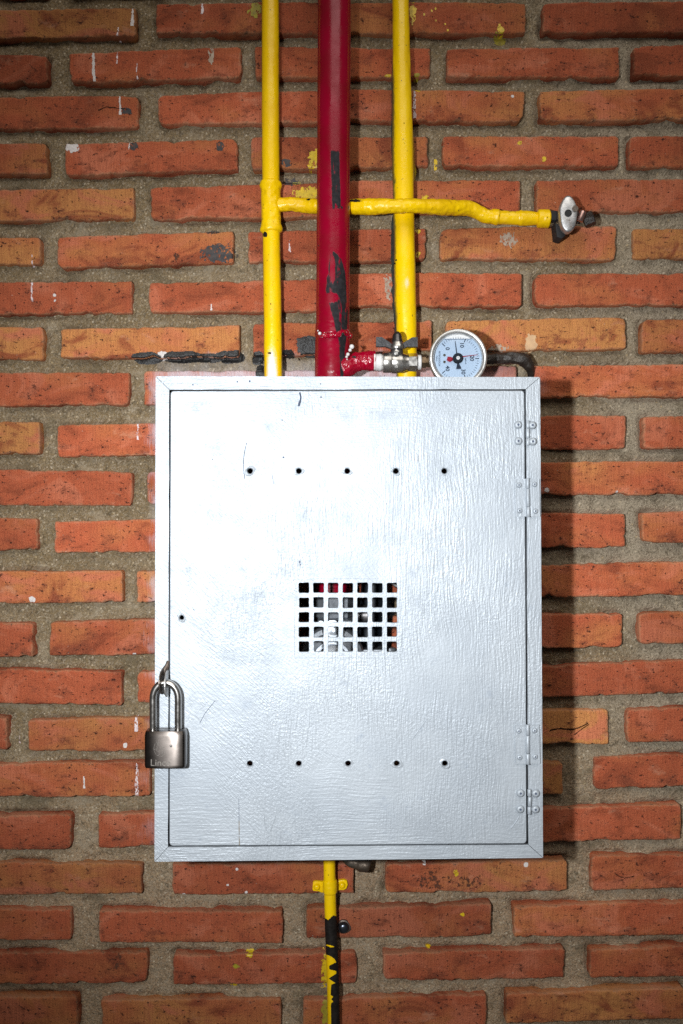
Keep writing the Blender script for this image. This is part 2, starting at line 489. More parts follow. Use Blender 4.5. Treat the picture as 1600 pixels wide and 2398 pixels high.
def mat_metal(name, base, rough=0.3, metal=1.0, rust=0.0, rustc=(0.09, 0.045, 0.025), bumpd=0.0002, stretch=(1, 1, 1), sc=300):
    m = N(name); p = m.pos()
    c = m.mix(m.ss(m.noise(p, 90, 4, 0.65), 0.35, 0.7), base, tuple(v * 0.72 for v in base))
    rm = m.ss(m.math('ADD', m.noise(p, 75, 5, 0.7), rust), 0.62, 0.78)
    if rust: c = m.mix(rm, c, rustc)
    h = m.noise(m.mapping(p, stretch), sc, 3, 0.6)
    rr = m.ss(m.noise(m.mapping(p, stretch), sc * 0.6, 3), 0.3, 0.7, rough * 0.8, rough * 1.3)
    if rust: rr = m.fmix(rm, rr, 0.8)
    mm = m.fmix(rm, metal, 0.15) if rust else metal
    return m.out(c, rr, mm, m.bump(h, bumpd, 0.6))

def mat_plain(name, base, rough=0.6, metal=0.0, var=0.25, sc=120, bumpd=0.0003, spec=0.4):
    m = N(name); p = m.pos()
    c = m.mix(m.ss(m.noise(p, sc, 4, 0.65), 0.3, 0.72), base, tuple(v * (1 - var) for v in base))
    return m.out(c, rough, metal, m.bump(m.noise(p, sc * 3, 3, 0.65), bumpd, 0.7), spec=spec)

def mat_smear(name, base, alt, rough, thr, soft=0.06, sc=260):
    """broken paint lying on the wall: small holes let the wall show"""
    m = N(name); p = m.pos()
    c = m.mix(m.ss(m.noise(p, sc * 0.5, 3), 0.35, 0.7), base, alt)
    m.out(c, rough, 0, m.bump(m.noise(p, sc, 3), 0.0004, 0.7))
    a = m.ss(m.math('ADD', m.noise(m.mapping(p, (1, 1, 0.6)), sc, 4, 0.7), 0.0), thr, thr + soft)
    m.set(m.b.inputs['Alpha'], a)
    return m.m

M_BRICK = mat_brick(); M_MORTAR = mat_mortar(); M_SILVER = mat_silver()
M_YEL = mat_paint("yellow_gas_paint", (0.90, 0.575, 0.0), (0.84, 0.51, 0.0), (0.009, 0.007, 0.006), 0.30, 0.0006, True, (0.13, 0.085, 0.004), spk=0.672)
M_YELG = mat_paint("yellow_paint_over_green", (0.90, 0.59, 0.0), (0.86, 0.545, 0.0), (0.009, 0.007, 0.006), 0.30, 0.0005, True, (0.045, 0.060, 0.030), spk=0.675)
M_RED = mat_paint("crimson_pipe_paint", (0.265, 0.0, 0.018), (0.205, 0.0, 0.010), (0.014, 0.013, 0.015), 0.25, 0.0002, False, (0.05, 0.0, 0.003), 0.35, (0.40, 0.70))
M_REDL = mat_paint("thick_crimson_weld_paint", (0.32, 0.0, 0.018), (0.27, 0.0, 0.014), (0.022, 0.019, 0.018), 0.16, 0.0016, False, (0.06, 0.0, 0.003))
M_STEEL = mat_metal("nickel_plated_brass", (0.62, 0.60, 0.57), 0.27, 1.0, 0.02, (0.16, 0.13, 0.10))
M_DSTEEL = mat_metal("dark_cast_steel", (0.20, 0.195, 0.195), 0.38, 0.9)
M_WING = mat_plain("black_handle_casting", (0.050, 0.050, 0.054), .42, .3, .4, 150, .0004)
M_CHROME = mat_metal("polished_bezel", (0.74, 0.73, 0.71), 0.34, 0.85)
M_LOCK = mat_metal("brushed_padlock_steel", (0.112, 0.097, 0.088), 0.24, 1.0, 0, bumpd=0.00002, stretch=(0.12, 1, 4), sc=420)
for _nd in [M_LOCK.node_tree.nodes]:
    _tg = _nd.new('ShaderNodeTangent'); _tg.direction_type = 'RADIAL'; _tg.axis = 'Z'
    _b = _nd["Principled BSDF"]; M_LOCK.node_tree.links.new(_tg.outputs[0], _b.inputs['Tangent'])
    for _l in list(_b.inputs['Roughness'].links): M_LOCK.node_tree.links.remove(_l)
    _b.inputs['Roughness'].default_value = 0.31
    _b.inputs['Anisotropic'].default_value = 0.85; _b.inputs['Anisotropic Rotation'].default_value = 0.25
M_SHACK = mat_metal("shackle_steel", (0.58, 0.56, 0.535), 0.24, 1.0, 0.0, bumpd=0.00006)
M_ENGR = mat_plain("engraved_steel", (0.22, 0.20, 0.18), 0.5, 0.6, 0.3, 500)
M_RUST = mat_metal("rusty_steel", (0.17, 0.14, 0.12), 0.45, 0.8, 0.10, (0.075, 0.038, 0.022), bumpd=0.0005)
M_KNOB = mat_metal("worn_chrome_knob", (0.60, 0.60, 0.61), 0.42, 0.85, 0.06, (0.15, 0.115, 0.095), bumpd=0.0006, sc=180)
M_BLACK = mat_plain("black_bitumen", (0.016, 0.015, 0.015), 0.42, 0, 0.4, 200, 0.0012, 0.5)
M_CHAR = mat_plain("charred_plastic", (0.030, 0.023, 0.019), 0.42, 0, 0.5, 130, 0.0014, 0.5)
M_DARK = mat_plain("dark_hole_lining", (0.02, 0.02, 0.022), 0.7)
M_TAPE = mat_plain("white_thread_tape", (0.74, 0.73, 0.72), 0.5, 0, 0.2, 300, 0.0006)
M_BRASS = mat_metal("tarnished_brass", (0.19, 0.135, 0.085), 0.38, 0.9, 0.04)
M_DIAL = mat_plain("white_dial", (0.80, 0.81, 0.82), 0.45, 0, 0.04, 60, 0.0)
M_INK = mat_plain("black_dial_ink", (0.018, 0.022, 0.035), 0.5, 0, 0.1)
M_NEEDLE = mat_plain("red_pointer", (0.55, 0.008, 0.02), 0.4, 0, 0.1)
M_WHITE = mat_plain("white_splash_paint", (0.72, 0.66, 0.64), 0.55, 0, 0.3, 500, 0.0006)
M_DRIP = mat_smear("streaky_white_drip", (0.72, 0.64, 0.66), (0.55, 0.42, 0.42), 0.55, 0.44)
M_YSPL = mat_smear("yellow_paint_splash", (0.66, 0.44, 0.005), (0.50, 0.35, 0.01), 0.45, 0.40)
M_SMUT = mat_smear("black_scorch_smear", (0.018, 0.018, 0.022), (0.05, 0.035, 0.03), 0.6, 0.40)
M_PIT = mat_smear("spalled_brown_pit", (0.10, 0.032, 0.014), (0.055, 0.02, 0.012), 0.9, 0.46, 0.12, 200)
M_CRACK = mat_plain("dark_crack", (0.035, 0.014, 0.008), 0.9, 0, 0.3, 300, 0.0006, 0.1)
M_PATCH = mat_smear("pale_flaked_patch", (0.62, 0.40, 0.22), (0.52, 0.33, 0.19), 0.8, 0.30)
M_GREYP = mat_smear("grey_mortar_smear", (0.42, 0.34, 0.27), (0.36, 0.27, 0.2), 0.9, 0.44)
M_OLIVE = mat_smear("thin_olive_overspray", (0.33, 0.27, 0.01), (0.22, 0.17, 0.02), 0.6, 0.34)
M_SCR = mat_plain("blue_grey_scratch_shade", (0.10, 0.125, 0.19), 0.6, 0.2, 0.3)
M_RSCR = mat_smear("rusty_run_mark", (0.20, 0.16, 0.10), (0.34, 0.33, 0.33), 0.7, 0.42)
M_GLASS = bpy.data.materials.new("gauge_window_glass"); M_GLASS.use_nodes = True
_t = M_GLASS.node_tree; _t.nodes.clear()
_o = _t.nodes.new('ShaderNodeOutputMaterial'); _mx = _t.nodes.new('ShaderNodeMixShader'); _tr = _t.nodes.new('ShaderNodeBsdfTransparent'); _gl = _t.nodes.new('ShaderNodeBsdfGlossy')
_gl.inputs['Roughness'].default_value = 0.03; _mx.inputs[0].default_value = 0.03
_t.links.new(_tr.outputs[0], _mx.inputs[1]); _t.links.new(_gl.outputs[0], _mx.inputs[2]); _t.links.new(_mx.outputs[0], _o.inputs[0])
M_LIQ = bpy.data.materials.new("glycerine_fill"); M_LIQ.use_nodes = True
_t = M_LIQ.node_tree; _t.nodes.clear()
_o = _t.nodes.new('ShaderNodeOutputMaterial'); _tr = _t.nodes.new('ShaderNodeBsdfTransparent'); _tr.inputs[0].default_value = (0.83, 0.885, 0.945, 1)
_t.links.new(_tr.outputs[0], _o.inputs[0])

# ------------------------------------------------------------------ brick wall
# per course: (x0, x1, top_left, top_right, bottom_left, bottom_right, tone, brightness)
ROWS = [
 [(-95,318,23,18,93,84,.9,.42),(366,778,9,4,79,79,.15,.47),(814,1231,5,5,79,80,.1,.46),(1269,1682,6,4,77,76,.2,.48)],
 [(-300,111,129,129,200,196,.0,.46),(162,567,125,111,193,185,.15,.49),(597,1008,108,110,180,180,.25,.49),(1047,1452,111,108,179,182,.2,.47),(1484,1893,107,106,179,178,.2,.48)],
 [(-89,324,230,223,305,298,.2,.50),(371,782,224,211,293,286,.05,.52),(815,1229,208,212,281,285,.3,.52),(1263,1676,214,207,285,281,.65,.52)],
 [(-303,110,337,334,410,408,.45,.46),(152,557,335,325,411,398,.2,.52),(588,1003,321,319,398,390,.35,.52),(1037,1450,319,317,390,390,.05,.52),(1474,1887,320,316,395,389,.05,.48)],
 [(-99,314,444,440,519,514,.85,.53),(352,782,437,427,515,508,.3,.52),(815,1219,422,421,496,496,.2,.53),(1256,1672,423,418,498,496,.25,.51)],
 [(-318,94,552,555,628,618,.6,.53),(134,547,555,542,628,617,.45,.53),(581,999,541,534,616,609,.05,.50),(1030,1444,536,529,607,609,.55,.53),(1484,1895,534,529,606,603,.9,.47)],
 [(-104,309,660,658,738,734,.05,.53),(348,780,662,650,732,729,-.05,.52),(815,1222,640,641,719,718,.0,.53),(1253,1668,641,639,716,715,.2,.53)],
 [(-310,100,766,765,844,842,.85,.53),(141,561,769,760,840,838,.75,.58),(593,1011,757,751,835,822,.2,.53),(1046,1466,751,743,825,818,.85,.57),(1504,1913,748,745,826,822,.3,.52)],
 [(-110,303,874,872,952,949,.0,.52),(337,755,869,867,949,946,-.1,.52),(792,1211,862,855,938,936,.1,.50),(1243,1655,857,852,932,930,.1,.56)],
 [(-316,93,989,988,1065,1063,.9,.52),(135,548,995,985,1070,1062,.2,.56),(1055,1467,972,972,1053,1053,.0,.55),(1507,1915,975,969,1050,1047,.15,.52)],
 [(-100,310,1101,1105,1182,1185,-.1,.50),(344,755,1105,1102,1181,1178,.0,.52),(1240,1652,1084,1081,1160,1158,.2,.57)],
 [(-320,88,1213,1215,1290,1290,.1,.50),(128,540,1221,1213,1295,1292,.25,.56),(1052,1464,1202,1203,1281,1283,.1,.57),(1504,1912,1201,1191,1272,1268,.15,.54)],
 [(-126,287,1338,1336,1416,1410,.3,.54),(321,733,1338,1330,1411,1407,.6,.58),(1240,1655,1325,1315,1400,1393,.45,.57)],
 [(-334,78,1458,1459,1537,1538,-.05,.51),(116,529,1457,1450,1536,1532,.0,.53),(1045,1458,1439,1437,1518,1518,.05,.57),(1496,1905,1435,1427,1509,1503,.3,.53)],
 [(-127,286,1567,1572,1644,1652,.25,.53),(322,734,1573,1568,1647,1643,.15,.53),(1237,1652,1560,1544,1634,1622,.2,.55)],
 [(-395,18,1677,1678,1756,1756,.1,.45),(65,478,1688,1678,1760,1761,.3,.52),(1013,1426,1667,1662,1747,1743,1.25,.58),(1467,1877,1660,1654,1738,1734,.15,.53)],
 [(-62,351,1793,1786,1868,1866,.35,.47),(906,1319,1788,1784,1864,1860,1.1,.50),(1392,1802,1774,1762,1850,1840,.15,.53)],
 [(-245,166,1908,1909,1991,1991,.0,.45),(231,645,1907,1905,1987,1983,-.1,.48),(1183,1596,1899,1884,1976,1965,.15,.52)],
 [(-79,334,2019,2022,2098,2095,.55,.45),(403,828,2024,2020,2096,2092,.2,.44),(902,1328,2022,2012,2092,2089,.4,.50),(1384,1796,2006,1996,2085,2078,.2,.49)],
 [(-246,167,2129,2130,2205,2203,.05,.43),(232,663,2133,2134,2205,2209,.3,.45),(717,1151,2129,2116,2199,2194,.15,.46),(1203,1618,2123,2111,2194,2189,.25,.46)],
 [(-68,345,2233,2232,2309,2305,.1,.45),(405,836,2236,2231,2310,2306,.15,.45),(897,1324,2230,2220,2299,2294,.25,.46),(1382,1792,2225,2208,2292,2285,.2,.45)],
 [(-240,181,2335,2336,2412,2412,.25,.43),(235,658,2343,2340,2418,2416,.35,.46),(709,1141,2343,2330,2416,2408,.2,.46),(1185,1602,2327,2311,2398,2386,.7,.47)],
]
rng = random.Random(7)
wall = thing("brick_wall", (0, 0, ZC - 0.95), "orange red brick wall with wide sandy grey mortar joints behind the silver cabinet", "wall")
XL, XR = -560, 2170
def fill_row(row):
    row = sorted(row)
    xs = np.array([[b[0], b[1]] for b in row], float)
    top = np.polyfit(xs.ravel(), np.array([[b[2], b[3]] for b in row], float).ravel(), 1)
    bot = np.polyfit(xs.ravel(), np.array([[b[4], b[5]] for b in row], float).ravel(), 1)
    def mk(a, b):
        return (a, b, np.polyval(top, a), np.polyval(top, b), np.polyval(bot, a), np.polyval(bot, b), rng.uniform(-.1, .6), rng.uniform(.45, .54))
    out = list(row)
    for p, q in zip(row[:-1], row[1:]):
        gap = q[0] - p[1]
        if gap > 150:
            n = max(1, round((gap - 33) / 446)); w = (gap - 33 * (n + 1)) / n
            for k in range(n):
                a = p[1] + 33 + k * (w + 33); out.append(mk(a, a + w))
    x = row[0][0]
    while x > XL:
        out.append(mk(x - 36 - 413, x - 36)); x -= 449
    x = row[-1][1]
    while x < XR:
        out.append(mk(x + 36, x + 36 + 413)); x += 449
    return out
ALL = []
for r in ROWS: ALL += fill_row(r)
def shifted(row, dy, dx): return [(b[0] + dx, b[1] + dx, b[2] + dy, b[3] + dy, b[4] + dy, b[5] + dy, rng.uniform(0, .6), .48) for b in row]
for k in range(1, 5):
    ALL += fill_row(shifted(ROWS[0] if k % 2 == 0 else ROWS[1], -106 * k - (0 if k % 2 == 0 else 103), 0))
    ALL += fill_row(shifted(ROWS[21] if k % 2 == 0 else ROWS[20], 106 * k + (0 if k % 2 == 0 else 106), 0))
ALL = [b for b in ALL if b[1] > XL and b[0] < XR]

WV, WF = [], []      # for the ray tests
voff = 0
def brick(idx, b):
    global voff
    x0, x1, tl, tr, bl, br, tone, bright = b
    rg = np.random.RandomState(1000 + idx)
    L = (x1 - x0) * S; Hh = (bl - tl) * S
    def axis(Lm, stp):
        e = [0, .0006, .0014, .0026, .0045]
        n = max(4, int((Lm - .009) / stp))
        mid = list(np.linspace(.0075, Lm - .0075, n))
        return np.array(e + mid + [Lm - q for q in e[::-1]]) / Lm
    U = axis(L, .0034); Vv = axis(Hh, .0034)
    u, v = np.meshgrid(U, Vv, indexing='ij')
    sd = 50 + idx * 7
    um = U * L; vm = Vv * Hh
    def edge(dist, seed, amp, chip):
        n = (fbm(dist * 26, 0, seed, 2) - .5) * amp * .9 + (fbm(dist * 170, 4, seed + 1, 3) - .5) * amp * 1.1
        n += -chip * np.clip((vnoise(dist * 42, 3, seed + 3) - .68) / .32, 0, 1)
        n += -chip * .8 * np.clip((vnoise(dist * 150, 9, seed + 4) - .75) / .25, 0, 1)
        return n
    def corner(dist, Lm, c0, c1):
        d0 = np.clip(dist, 0, c0); d1 = np.clip(Lm - dist, 0, c1)
        return -(c0 - np.sqrt(np.maximum(c0 ** 2 - (c0 - d0) ** 2, 0))) - (c1 - np.sqrt(np.maximum(c1 ** 2 - (c1 - d1) ** 2, 0)))
    cc = rg.uniform(.0015, .0055, 4) * np.where(rg.rand(4) > .82, 2.0, 1)
    bow = rg.uniform(-.0005, .0018)
    top = edge(um, sd, .0012, .0018) + corner(um, L, cc[0], cc[1]) + bow * np.sin(math.pi * U)
    bot = edge(um, sd + 11, .0016, .0028) + corner(um, L, cc[2], cc[3]) * .8
    lef = edge(vm, sd + 21, .0012, .002)
    rig = edge(vm, sd + 31, .0012, .002)
    X = ((x0 - 800) * S - lef[None] * 1.0) * (1 - u) + ((x1 - 800) * S + rig[None]) * u
    zt = ((1199 - tl) * (1 - u) + (1199 - tr) * u) * S + top[:, None]
    zb = ((1199 - bl) * (1 - u) + (1199 - br) * u) * S - bot[:, None]
    Z = zb * (1 - v) + zt * v + ZC
    du = np.minimum(u, 1 - u) * L; dv = np.minimum(v, 1 - v) * Hh
    e = np.minimum(du, dv)
    R = .0016 + .0024 * fbm(X * 45, Z * 45, sd + 41)
    q = np.clip(1 - e / R, 0, 1)
    rnd_ = R * (1 - np.sqrt(1 - q * q * .98))
    proud = rg.normal(0, .0009)
    Y = -proud + rnd_ + (fbm(X * 28, Z * 40, sd + 5, 3) - .5) * .0016 + (fbm(X * 160, Z * 190, sd + 8, 2) - .5) * .0007
    # spalled dents
    dn = np.clip((fbm(X * 38, Z * 55, sd + 15, 3) - .70) / .12, 0, 1); Y = Y + dn * .0022
    Y = Y + (u - .5) * rg.normal(0, .0012) + (v - .5) * rg.normal(0, .0012)
    nu, nv = u.shape
    V = np.stack([X, Y, Z], -1).reshape(-1, 3)
    F = grid_faces(nu, nv)
    ring = [i * nv for i in range(nu)] + [(nu - 1) * nv + j for j in range(1, nv)] + [i * nv + nv - 1 for i in range(nu - 2, -1, -1)] + [j for j in range(nv - 2, 0, -1)]
    Bv = V[ring].copy(); Bv[:, 1] = .030
    n0 = len(V); m_ = len(ring)
    sk = np.array([(ring[k], n0 + k, n0 + (k + 1) % m_, ring[(k + 1) % m_]) for k in range(m_)])
    V = np.vstack([V, Bv]); F = np.vstack([F[:, ::-1], sk[:, ::-1]])
    edge_a = np.concatenate([np.clip(1 - e / .0055, 0, 1).ravel(), np.zeros(m_)])
    c = V[:nu * nv].mean(0)
    WV.append(V.copy()); WF.append(F + voff); voff += len(V)
    o = mesh_np("brick", V - c, F, M_BRICK, None, True, {"edge": edge_a})
    o.location = c
    o.parent = wall; o.matrix_parent_inverse = wall.matrix_world.inverted()
    o.color = (tone + rg.normal(0, .12), .462 + (bright - .5) * 1.4 + rg.normal(0, .030), 0.0, 1)
    return o
for i, b in enumerate(ALL): brick(i, b)

def mortar():
    global voff
    gx = np.linspace((XL - 20 - 800) * S, (XR + 20 - 800) * S, 430)
    z0 = ZC + (1199 - 2835) * S; z1 = ZC + (1199 + 440) * S
    gz = np.linspace(z0, z1, 510)
    X, Z = np.meshgrid(gx, gz, indexing='ij')
    d = np.full(X.shape, 1.0)
    for (a, b2, tl, tr, bl, br, _, _) in ALL:
        xa, xb = (a - 800) * S, (b2 - 800) * S
        f = np.clip((X - xa) / (xb - xa), 0, 1)
        zt = ZC + (1199 - (tl * (1 - f) + tr * f)) * S; zb = ZC + (1199 - (bl * (1 - f) + br * f)) * S
        dx = np.maximum(np.maximum(xa - X, X - xb), 0); dz = np.maximum(np.maximum(zb - Z, Z - zt), 0)
        d = np.minimum(d, np.hypot(dx, dz))
    Y = 0.0118 - .0040 * (fbm(X * 9, Z * 14, 5, 3) - .5) * 2 - .0022 * (fbm(X * 70, Z * 70, 8, 3) - .5) * 2
    crev = np.clip(1 - d / .0042, 0, 1) * sstep(.40, .58, fbm(X * 22, Z * 26, 21, 3))
    smear = np.clip(1 - d / .006, 0, 1) * sstep(.50, .64, fbm(X * 17, Z * 19, 33, 3))
    Y = Y + crev * .008 - smear * .0042
    hole = sstep(.76, .82, fbm(X * 55, Z * 55, 77, 2)); Y = Y + hole * .004
    nu, nv = X.shape
    V = np.stack([X, Y, Z], -1).reshape(-1, 3); F = grid_faces(nu, nv)[:, ::-1]
    ring = [i * nv for i in range(nu)] + [(nu - 1) * nv + j for j in range(1, nv)] + [i * nv + nv - 1 for i in range(nu - 2, -1, -1)] + [j for j in range(nv - 2, 0, -1)]
    Bv = V[ring].copy(); Bv[:, 1] = .11; n0 = len(V); m_ = len(ring)
    sk = np.array([(ring[(k + 1) % m_], n0 + (k + 1) % m_, n0 + k, ring[k]) for k in range(m_)])
    V2 = np.vstack([V, Bv]); F2 = np.vstack([F, sk])
    WV.append(V2); WF.append(F2 + voff); voff += len(V2)
    o = mesh_np("mortar", V2, F2, M_MORTAR, wall, True)
mortar()
BVH = BVHTree.FromPolygons([tuple(v) for v in np.vstack(WV)], [tuple(int(q) for q in f) for f in np.vstack(WF)])

def wall_y(x, z):
    h = BVH.ray_cast(Vector((x, -.2, z)), Vector((0, 1, 0)))
    return h[0].y if h[0] is not None else .01

def mark(name, px0, py0, px1, py1, f, mat, step=1.5, lift=.0004, thick=0.0, parent=None, seed=0):
    """paint lying on the wall: keep grid cells where f(u, v, x, y) > 0, drape them on the surface"""
    parent = parent or wall
    nx = max(2, int((px1 - px0) / step)); ny = max(2, int((py1 - py0) / step))
    xs = np.linspace(px0, px1, nx + 1); ys = np.linspace(py0, py1, ny + 1)
    cx = (xs[:-1] + xs[1:]) / 2; cy = (ys[:-1] + ys[1:]) / 2
    CX, CY = np.meshgrid(cx, cy, indexing='ij')
    val = f((CX - px0) / (px1 - px0), (CY - py0) / (py1 - py0), CX, CY)
    keep = val > 0
    idx = {}; V = []; F = []
    VX, VY = np.meshgrid(xs, ys, indexing='ij')
    hv = f((VX - px0) / (px1 - px0), (VY - py0) / (py1 - py0), VX, VY)
    def vid(i, j):
        if (i, j) not in idx:
            p = P(xs[i], ys[j], 0)
            y = wall_y(p.x, p.z) - lift - thick * float(np.clip(hv[i, j], 0, 1)) * (.6 + .8 * float(vnoise(xs[i] * .16, ys[j] * .16, seed)))
            idx[(i, j)] = len(V); V.append((p.x, y, p.z))
        return idx[(i, j)]
    for i in range(nx):
        for j in range(ny):
            if keep[i, j]: F.append((vid(i, j), vid(i, j + 1), vid(i + 1, j + 1), vid(i + 1, j)))
    if not F: return
    return mesh_np(name, V, F, mat, parent, True)
def drip(px, y0, y1, w, mat, seed=0, name="paint_drip", taper=.5):
    def f(u, v, x, y):
        c = px + 2.0 * (fbm(y * .06, 0, seed) - .5) * 2
        ww = w * (1 - taper * (1 - v)) * (.35 + 1.1 * fbm(y * .12, 5, seed + 2)) * .75
        return ww - np.abs(x - c) - 2.2 * (fbm(x * .5, y * .25, seed + 9) - .5)
    return mark(name, px - w - 3, y0, px + w + 3, y1, f, mat, 1.2)
def blob(x0, y0, x1, y1, mat, seed=0, name="paint_splash", rag=.5, thick=0.0, step=1.4, sc=.09, lift=.0004):
    ex, ey = (x1 - x0) * .10, (y1 - y0) * .10
    x0 -= ex; x1 += ex; y0 -= ey; y1 += ey
    def f(u, v, x, y):
        w_ = rag * .5
        uu = u - .5 + w_ * (fbm(x * sc, y * sc, seed, 4) - .5); vv = v - .5 + w_ * (fbm(x * sc + 40, y * sc, seed + 3, 4) - .5)
        r = (np.abs(uu) ** 2.4 + np.abs(vv) ** 2.4) ** (1 / 2.4)
        return (.40 - r - rag * .30 * (fbm(x * sc * 2.2, y * sc * 2.2, seed + 7, 3) - .5)) * 3
    return mark(name, x0, y0, x1, y1, f, mat, step, lift, thick, seed=seed)

# white runs
for k, (x, a, b, w) in enumerate([(310, 17, 60, 5), (276, 64, 86, 3), (474, 4, 34, 4.5), (220, 120, 190, 5), (275, 122, 150, 2), (322, 148, 186, 2), (281, 222, 268, 3.5),
        (74, 596, 622, 3), (74, 658, 706, 4), (303, 326, 350, 2), (318, 1678, 1714, 6.5), (320, 1788, 1868, 6), (197, 1818, 1846, 4), (971, 206, 276, 5), (40, 1716, 1745, 2), (494, 712, 727, 3), (679, 560, 590, 3), (323, 985, 1030, 4)]):
    drip(x, a, b, w, M_DRIP if k % 3 else M_WHITE, 40 + k)
blob(488, 112, 502, 152, M_GREYP, 3, "lime_stain", .7); blob(150, 332, 186, 358, M_WHITE, 5, rag=.9)
for k, (x, y, r) in enumerate([(293, 1746, 4), (430, 2097, 4), (577, 2089, 2.5), (1200, 225, 2.5), (127, 691, 2.5), (128, 703, 2), (555, 2036, 2.5), (75, 1404, 5), (1232, 2025, 4), (994, 2022, 3), (315, 1533, 3), (1280, 1147, 4), (1445, 1152, 2), (534, 2072, 2)]):
    blob(x - r * 1.4, y - r * 1.4, x + r * 1.4, y + r * 1.4, M_WHITE, 60 + k, "paint_fleck", .7, step=1.0)
# yellow splashes
for k, (a, b, c, d, mt) in enumerate([(960, 2, 975, 54, M_YSPL), (1166, 55, 1180, 82, M_YSPL), (1160, 74, 1186, 98, M_OLIVE), (722, 352, 748, 392, M_YSPL), (690, 438, 748, 466, M_YSPL), (682, 420, 706, 434, M_OLIVE), (718, 386, 742, 396, M_YSPL), (752, 2234, 772, 2314, M_YSPL), (754, 2342, 774, 2396, M_OLIVE),
        (1018, 362, 1026, 392, M_YSPL), (582, 8, 612, 40, M_OLIVE), (972, 532, 984, 546, M_YSPL), (974, 590, 984, 602, M_YSPL), (1078, 2136, 1088, 2146, M_YSPL), (1063, 2036, 1074, 2052, M_YSPL), (998, 2220, 1012, 2230, M_YSPL), (575, 2230, 592, 2242, M_YSPL), (536, 2306, 556, 2316, M_YSPL), (545, 2258, 560, 2268, M_OLIVE), (984, 455, 1004, 470, M_YSPL), (1268, 368, 1278, 378, M_YSPL), (1210, 332, 1222, 340, M_YSPL), (970, 205, 985, 215, M_YSPL), (900, 172, 916, 178, M_YSPL), (970, 168, 984, 182, M_OLIVE)]):
    blob(a, b, c, d, mt, 90 + k, "yellow_splash", 1.05)
for k in range(26):
    x = 1020 + 30 * math.sin(k * 2.4) + k * 1.5; y = 20 + (k * 37 % 60)
    if k < 6: blob(x - 2, y - 3, x + 2.4, y + 3, M_YSPL, 130 + k, "paint_fleck", .5, step=.9)
# scorch, bitumen, patches
blob(468, 574, 552, 612, M_SMUT, 7, "scorch_mark", .9); blob(478, 535, 512, 548, M_SMUT, 8, "scorch_mark", .8)
blob(305, 332, 322, 352, M_SMUT, 8, "scorch_mark", .7); blob(508, 334, 526, 354, M_SMUT, 12, "scorch_mark", .7); blob(658, 372, 682, 390, M_SMUT, 14, "scorch_mark", .7)
blob(664, 412, 700, 436, M_SMUT, 15, "scorch_mark", .8)
blob(284, 250, 308, 268, M_SMUT, 18, "scorch_mark", .8)
for k, (a, b, c, d) in enumerate([(304, 825, 380, 850), (380, 822, 476, 848), (446, 827, 522, 847), (506, 821, 574, 849), (588, 822, 618, 854), (598, 850, 620, 886)]):
    blob(a, b, c, d, M_BLACK, 20 + k, "bitumen_bead", .32, thick=.0011, sc=.045)
blob(368, 824, 392, 842, M_WHITE, 30, "paint_splash", .4)
blob(690, 788, 752, 836, M_BLACK, 33, "bitumen_bead", .75, thick=.0018, sc=.04)
blob(660, 818, 690, 836, M_BLACK, 34, "bitumen_bead", .6, thick=.003)
blob(1232, 780, 1258, 824, M_PATCH, 35, "flaked_patch", .7); blob(1172, 544, 1210, 580, M_GREYP, 36, "mortar_smear", .9)
blob(1140, 808, 1190, 830, M_GREYP, 37, "mortar_smear", .9); blob(900, 640, 918, 700, M_GREYP, 38, "mortar_smear", .9)
blob(978, 2042, 1038, 2080, M_PIT, 39, "spalled_pit", 1.3); blob(1055, 2050, 1125, 2074, M_PIT, 47, "spalled_pit", 1.5)
blob(262, 2238, 292, 2272, M_PIT, 42, "spalled_pit", 1.3); blob(1280, 2062, 1300, 2080, M_PIT, 43, "spalled_pit", 1.2); blob(400, 590, 420, 612, M_PIT, 44, "spalled_pit", 1.2)
def crackf(pts, w, seed):
    def f(u, v, x, y):
        yy = np.interp(x, [p[0] for p in pts], [p[1] for p in pts]) + 3 * (fbm(x * .12, 0, seed) - .5)
        return w * (.5 + fbm(x * .2, 3, seed)) - np.abs(y - yy)
    return f
mark("brick_crack", 1288, 1690, 1378, 1722, crackf([(1288, 1711), (1310, 1706), (1345, 1709), (1360, 1703), (1378, 1694)], 1.7, 4), M_CRACK, 1.0)
mark("brick_crack", 1345, 1694, 1380, 1722, crackf([(1345, 1721), (1380, 1697)], 1.1, 6), M_CRACK, 1.0)
mark("brick_crack", 1480, 2190, 1560, 2210, crackf([(1480, 2200), (1510, 2194), (1560, 2197)], 1.8, 9), M_CRACK, 1.0)
mark("brick_crack", 1440, 2040, 1486, 2064, crackf([(1440, 2046), (1462, 2056), (1486, 2052)], 1.1, 9), M_CRACK, 1.0)
mark("brick_crack", 230, 246, 300, 262, crackf([(230, 258), (250, 250), (300, 256)], 1.1, 12), M_CRACK, 1.0)

# ------------------------------------------------------------------ cabinet
T = T_BOX
cab = thing("metal_cabinet", tuple(P(817, 2015, T)), "silver painted steel wall cabinet with square vent grid and padlocked door", "cabinet")
OUT = [(365, 881), (1265, 883), (1272, 2009), (362, 2018)]
INN = [(396.5, 912.5), (1232, 911), (1238, 1978.5), (393.5, 1984)]
DOOR = [(400.8, 917), (1227.2, 916), (1232.4, 1974.3), (398.2, 1979.6)]
o2 = [P(x, y, T) for x, y in OUT]; i2 = [P(x, y, T) for x, y in INN]
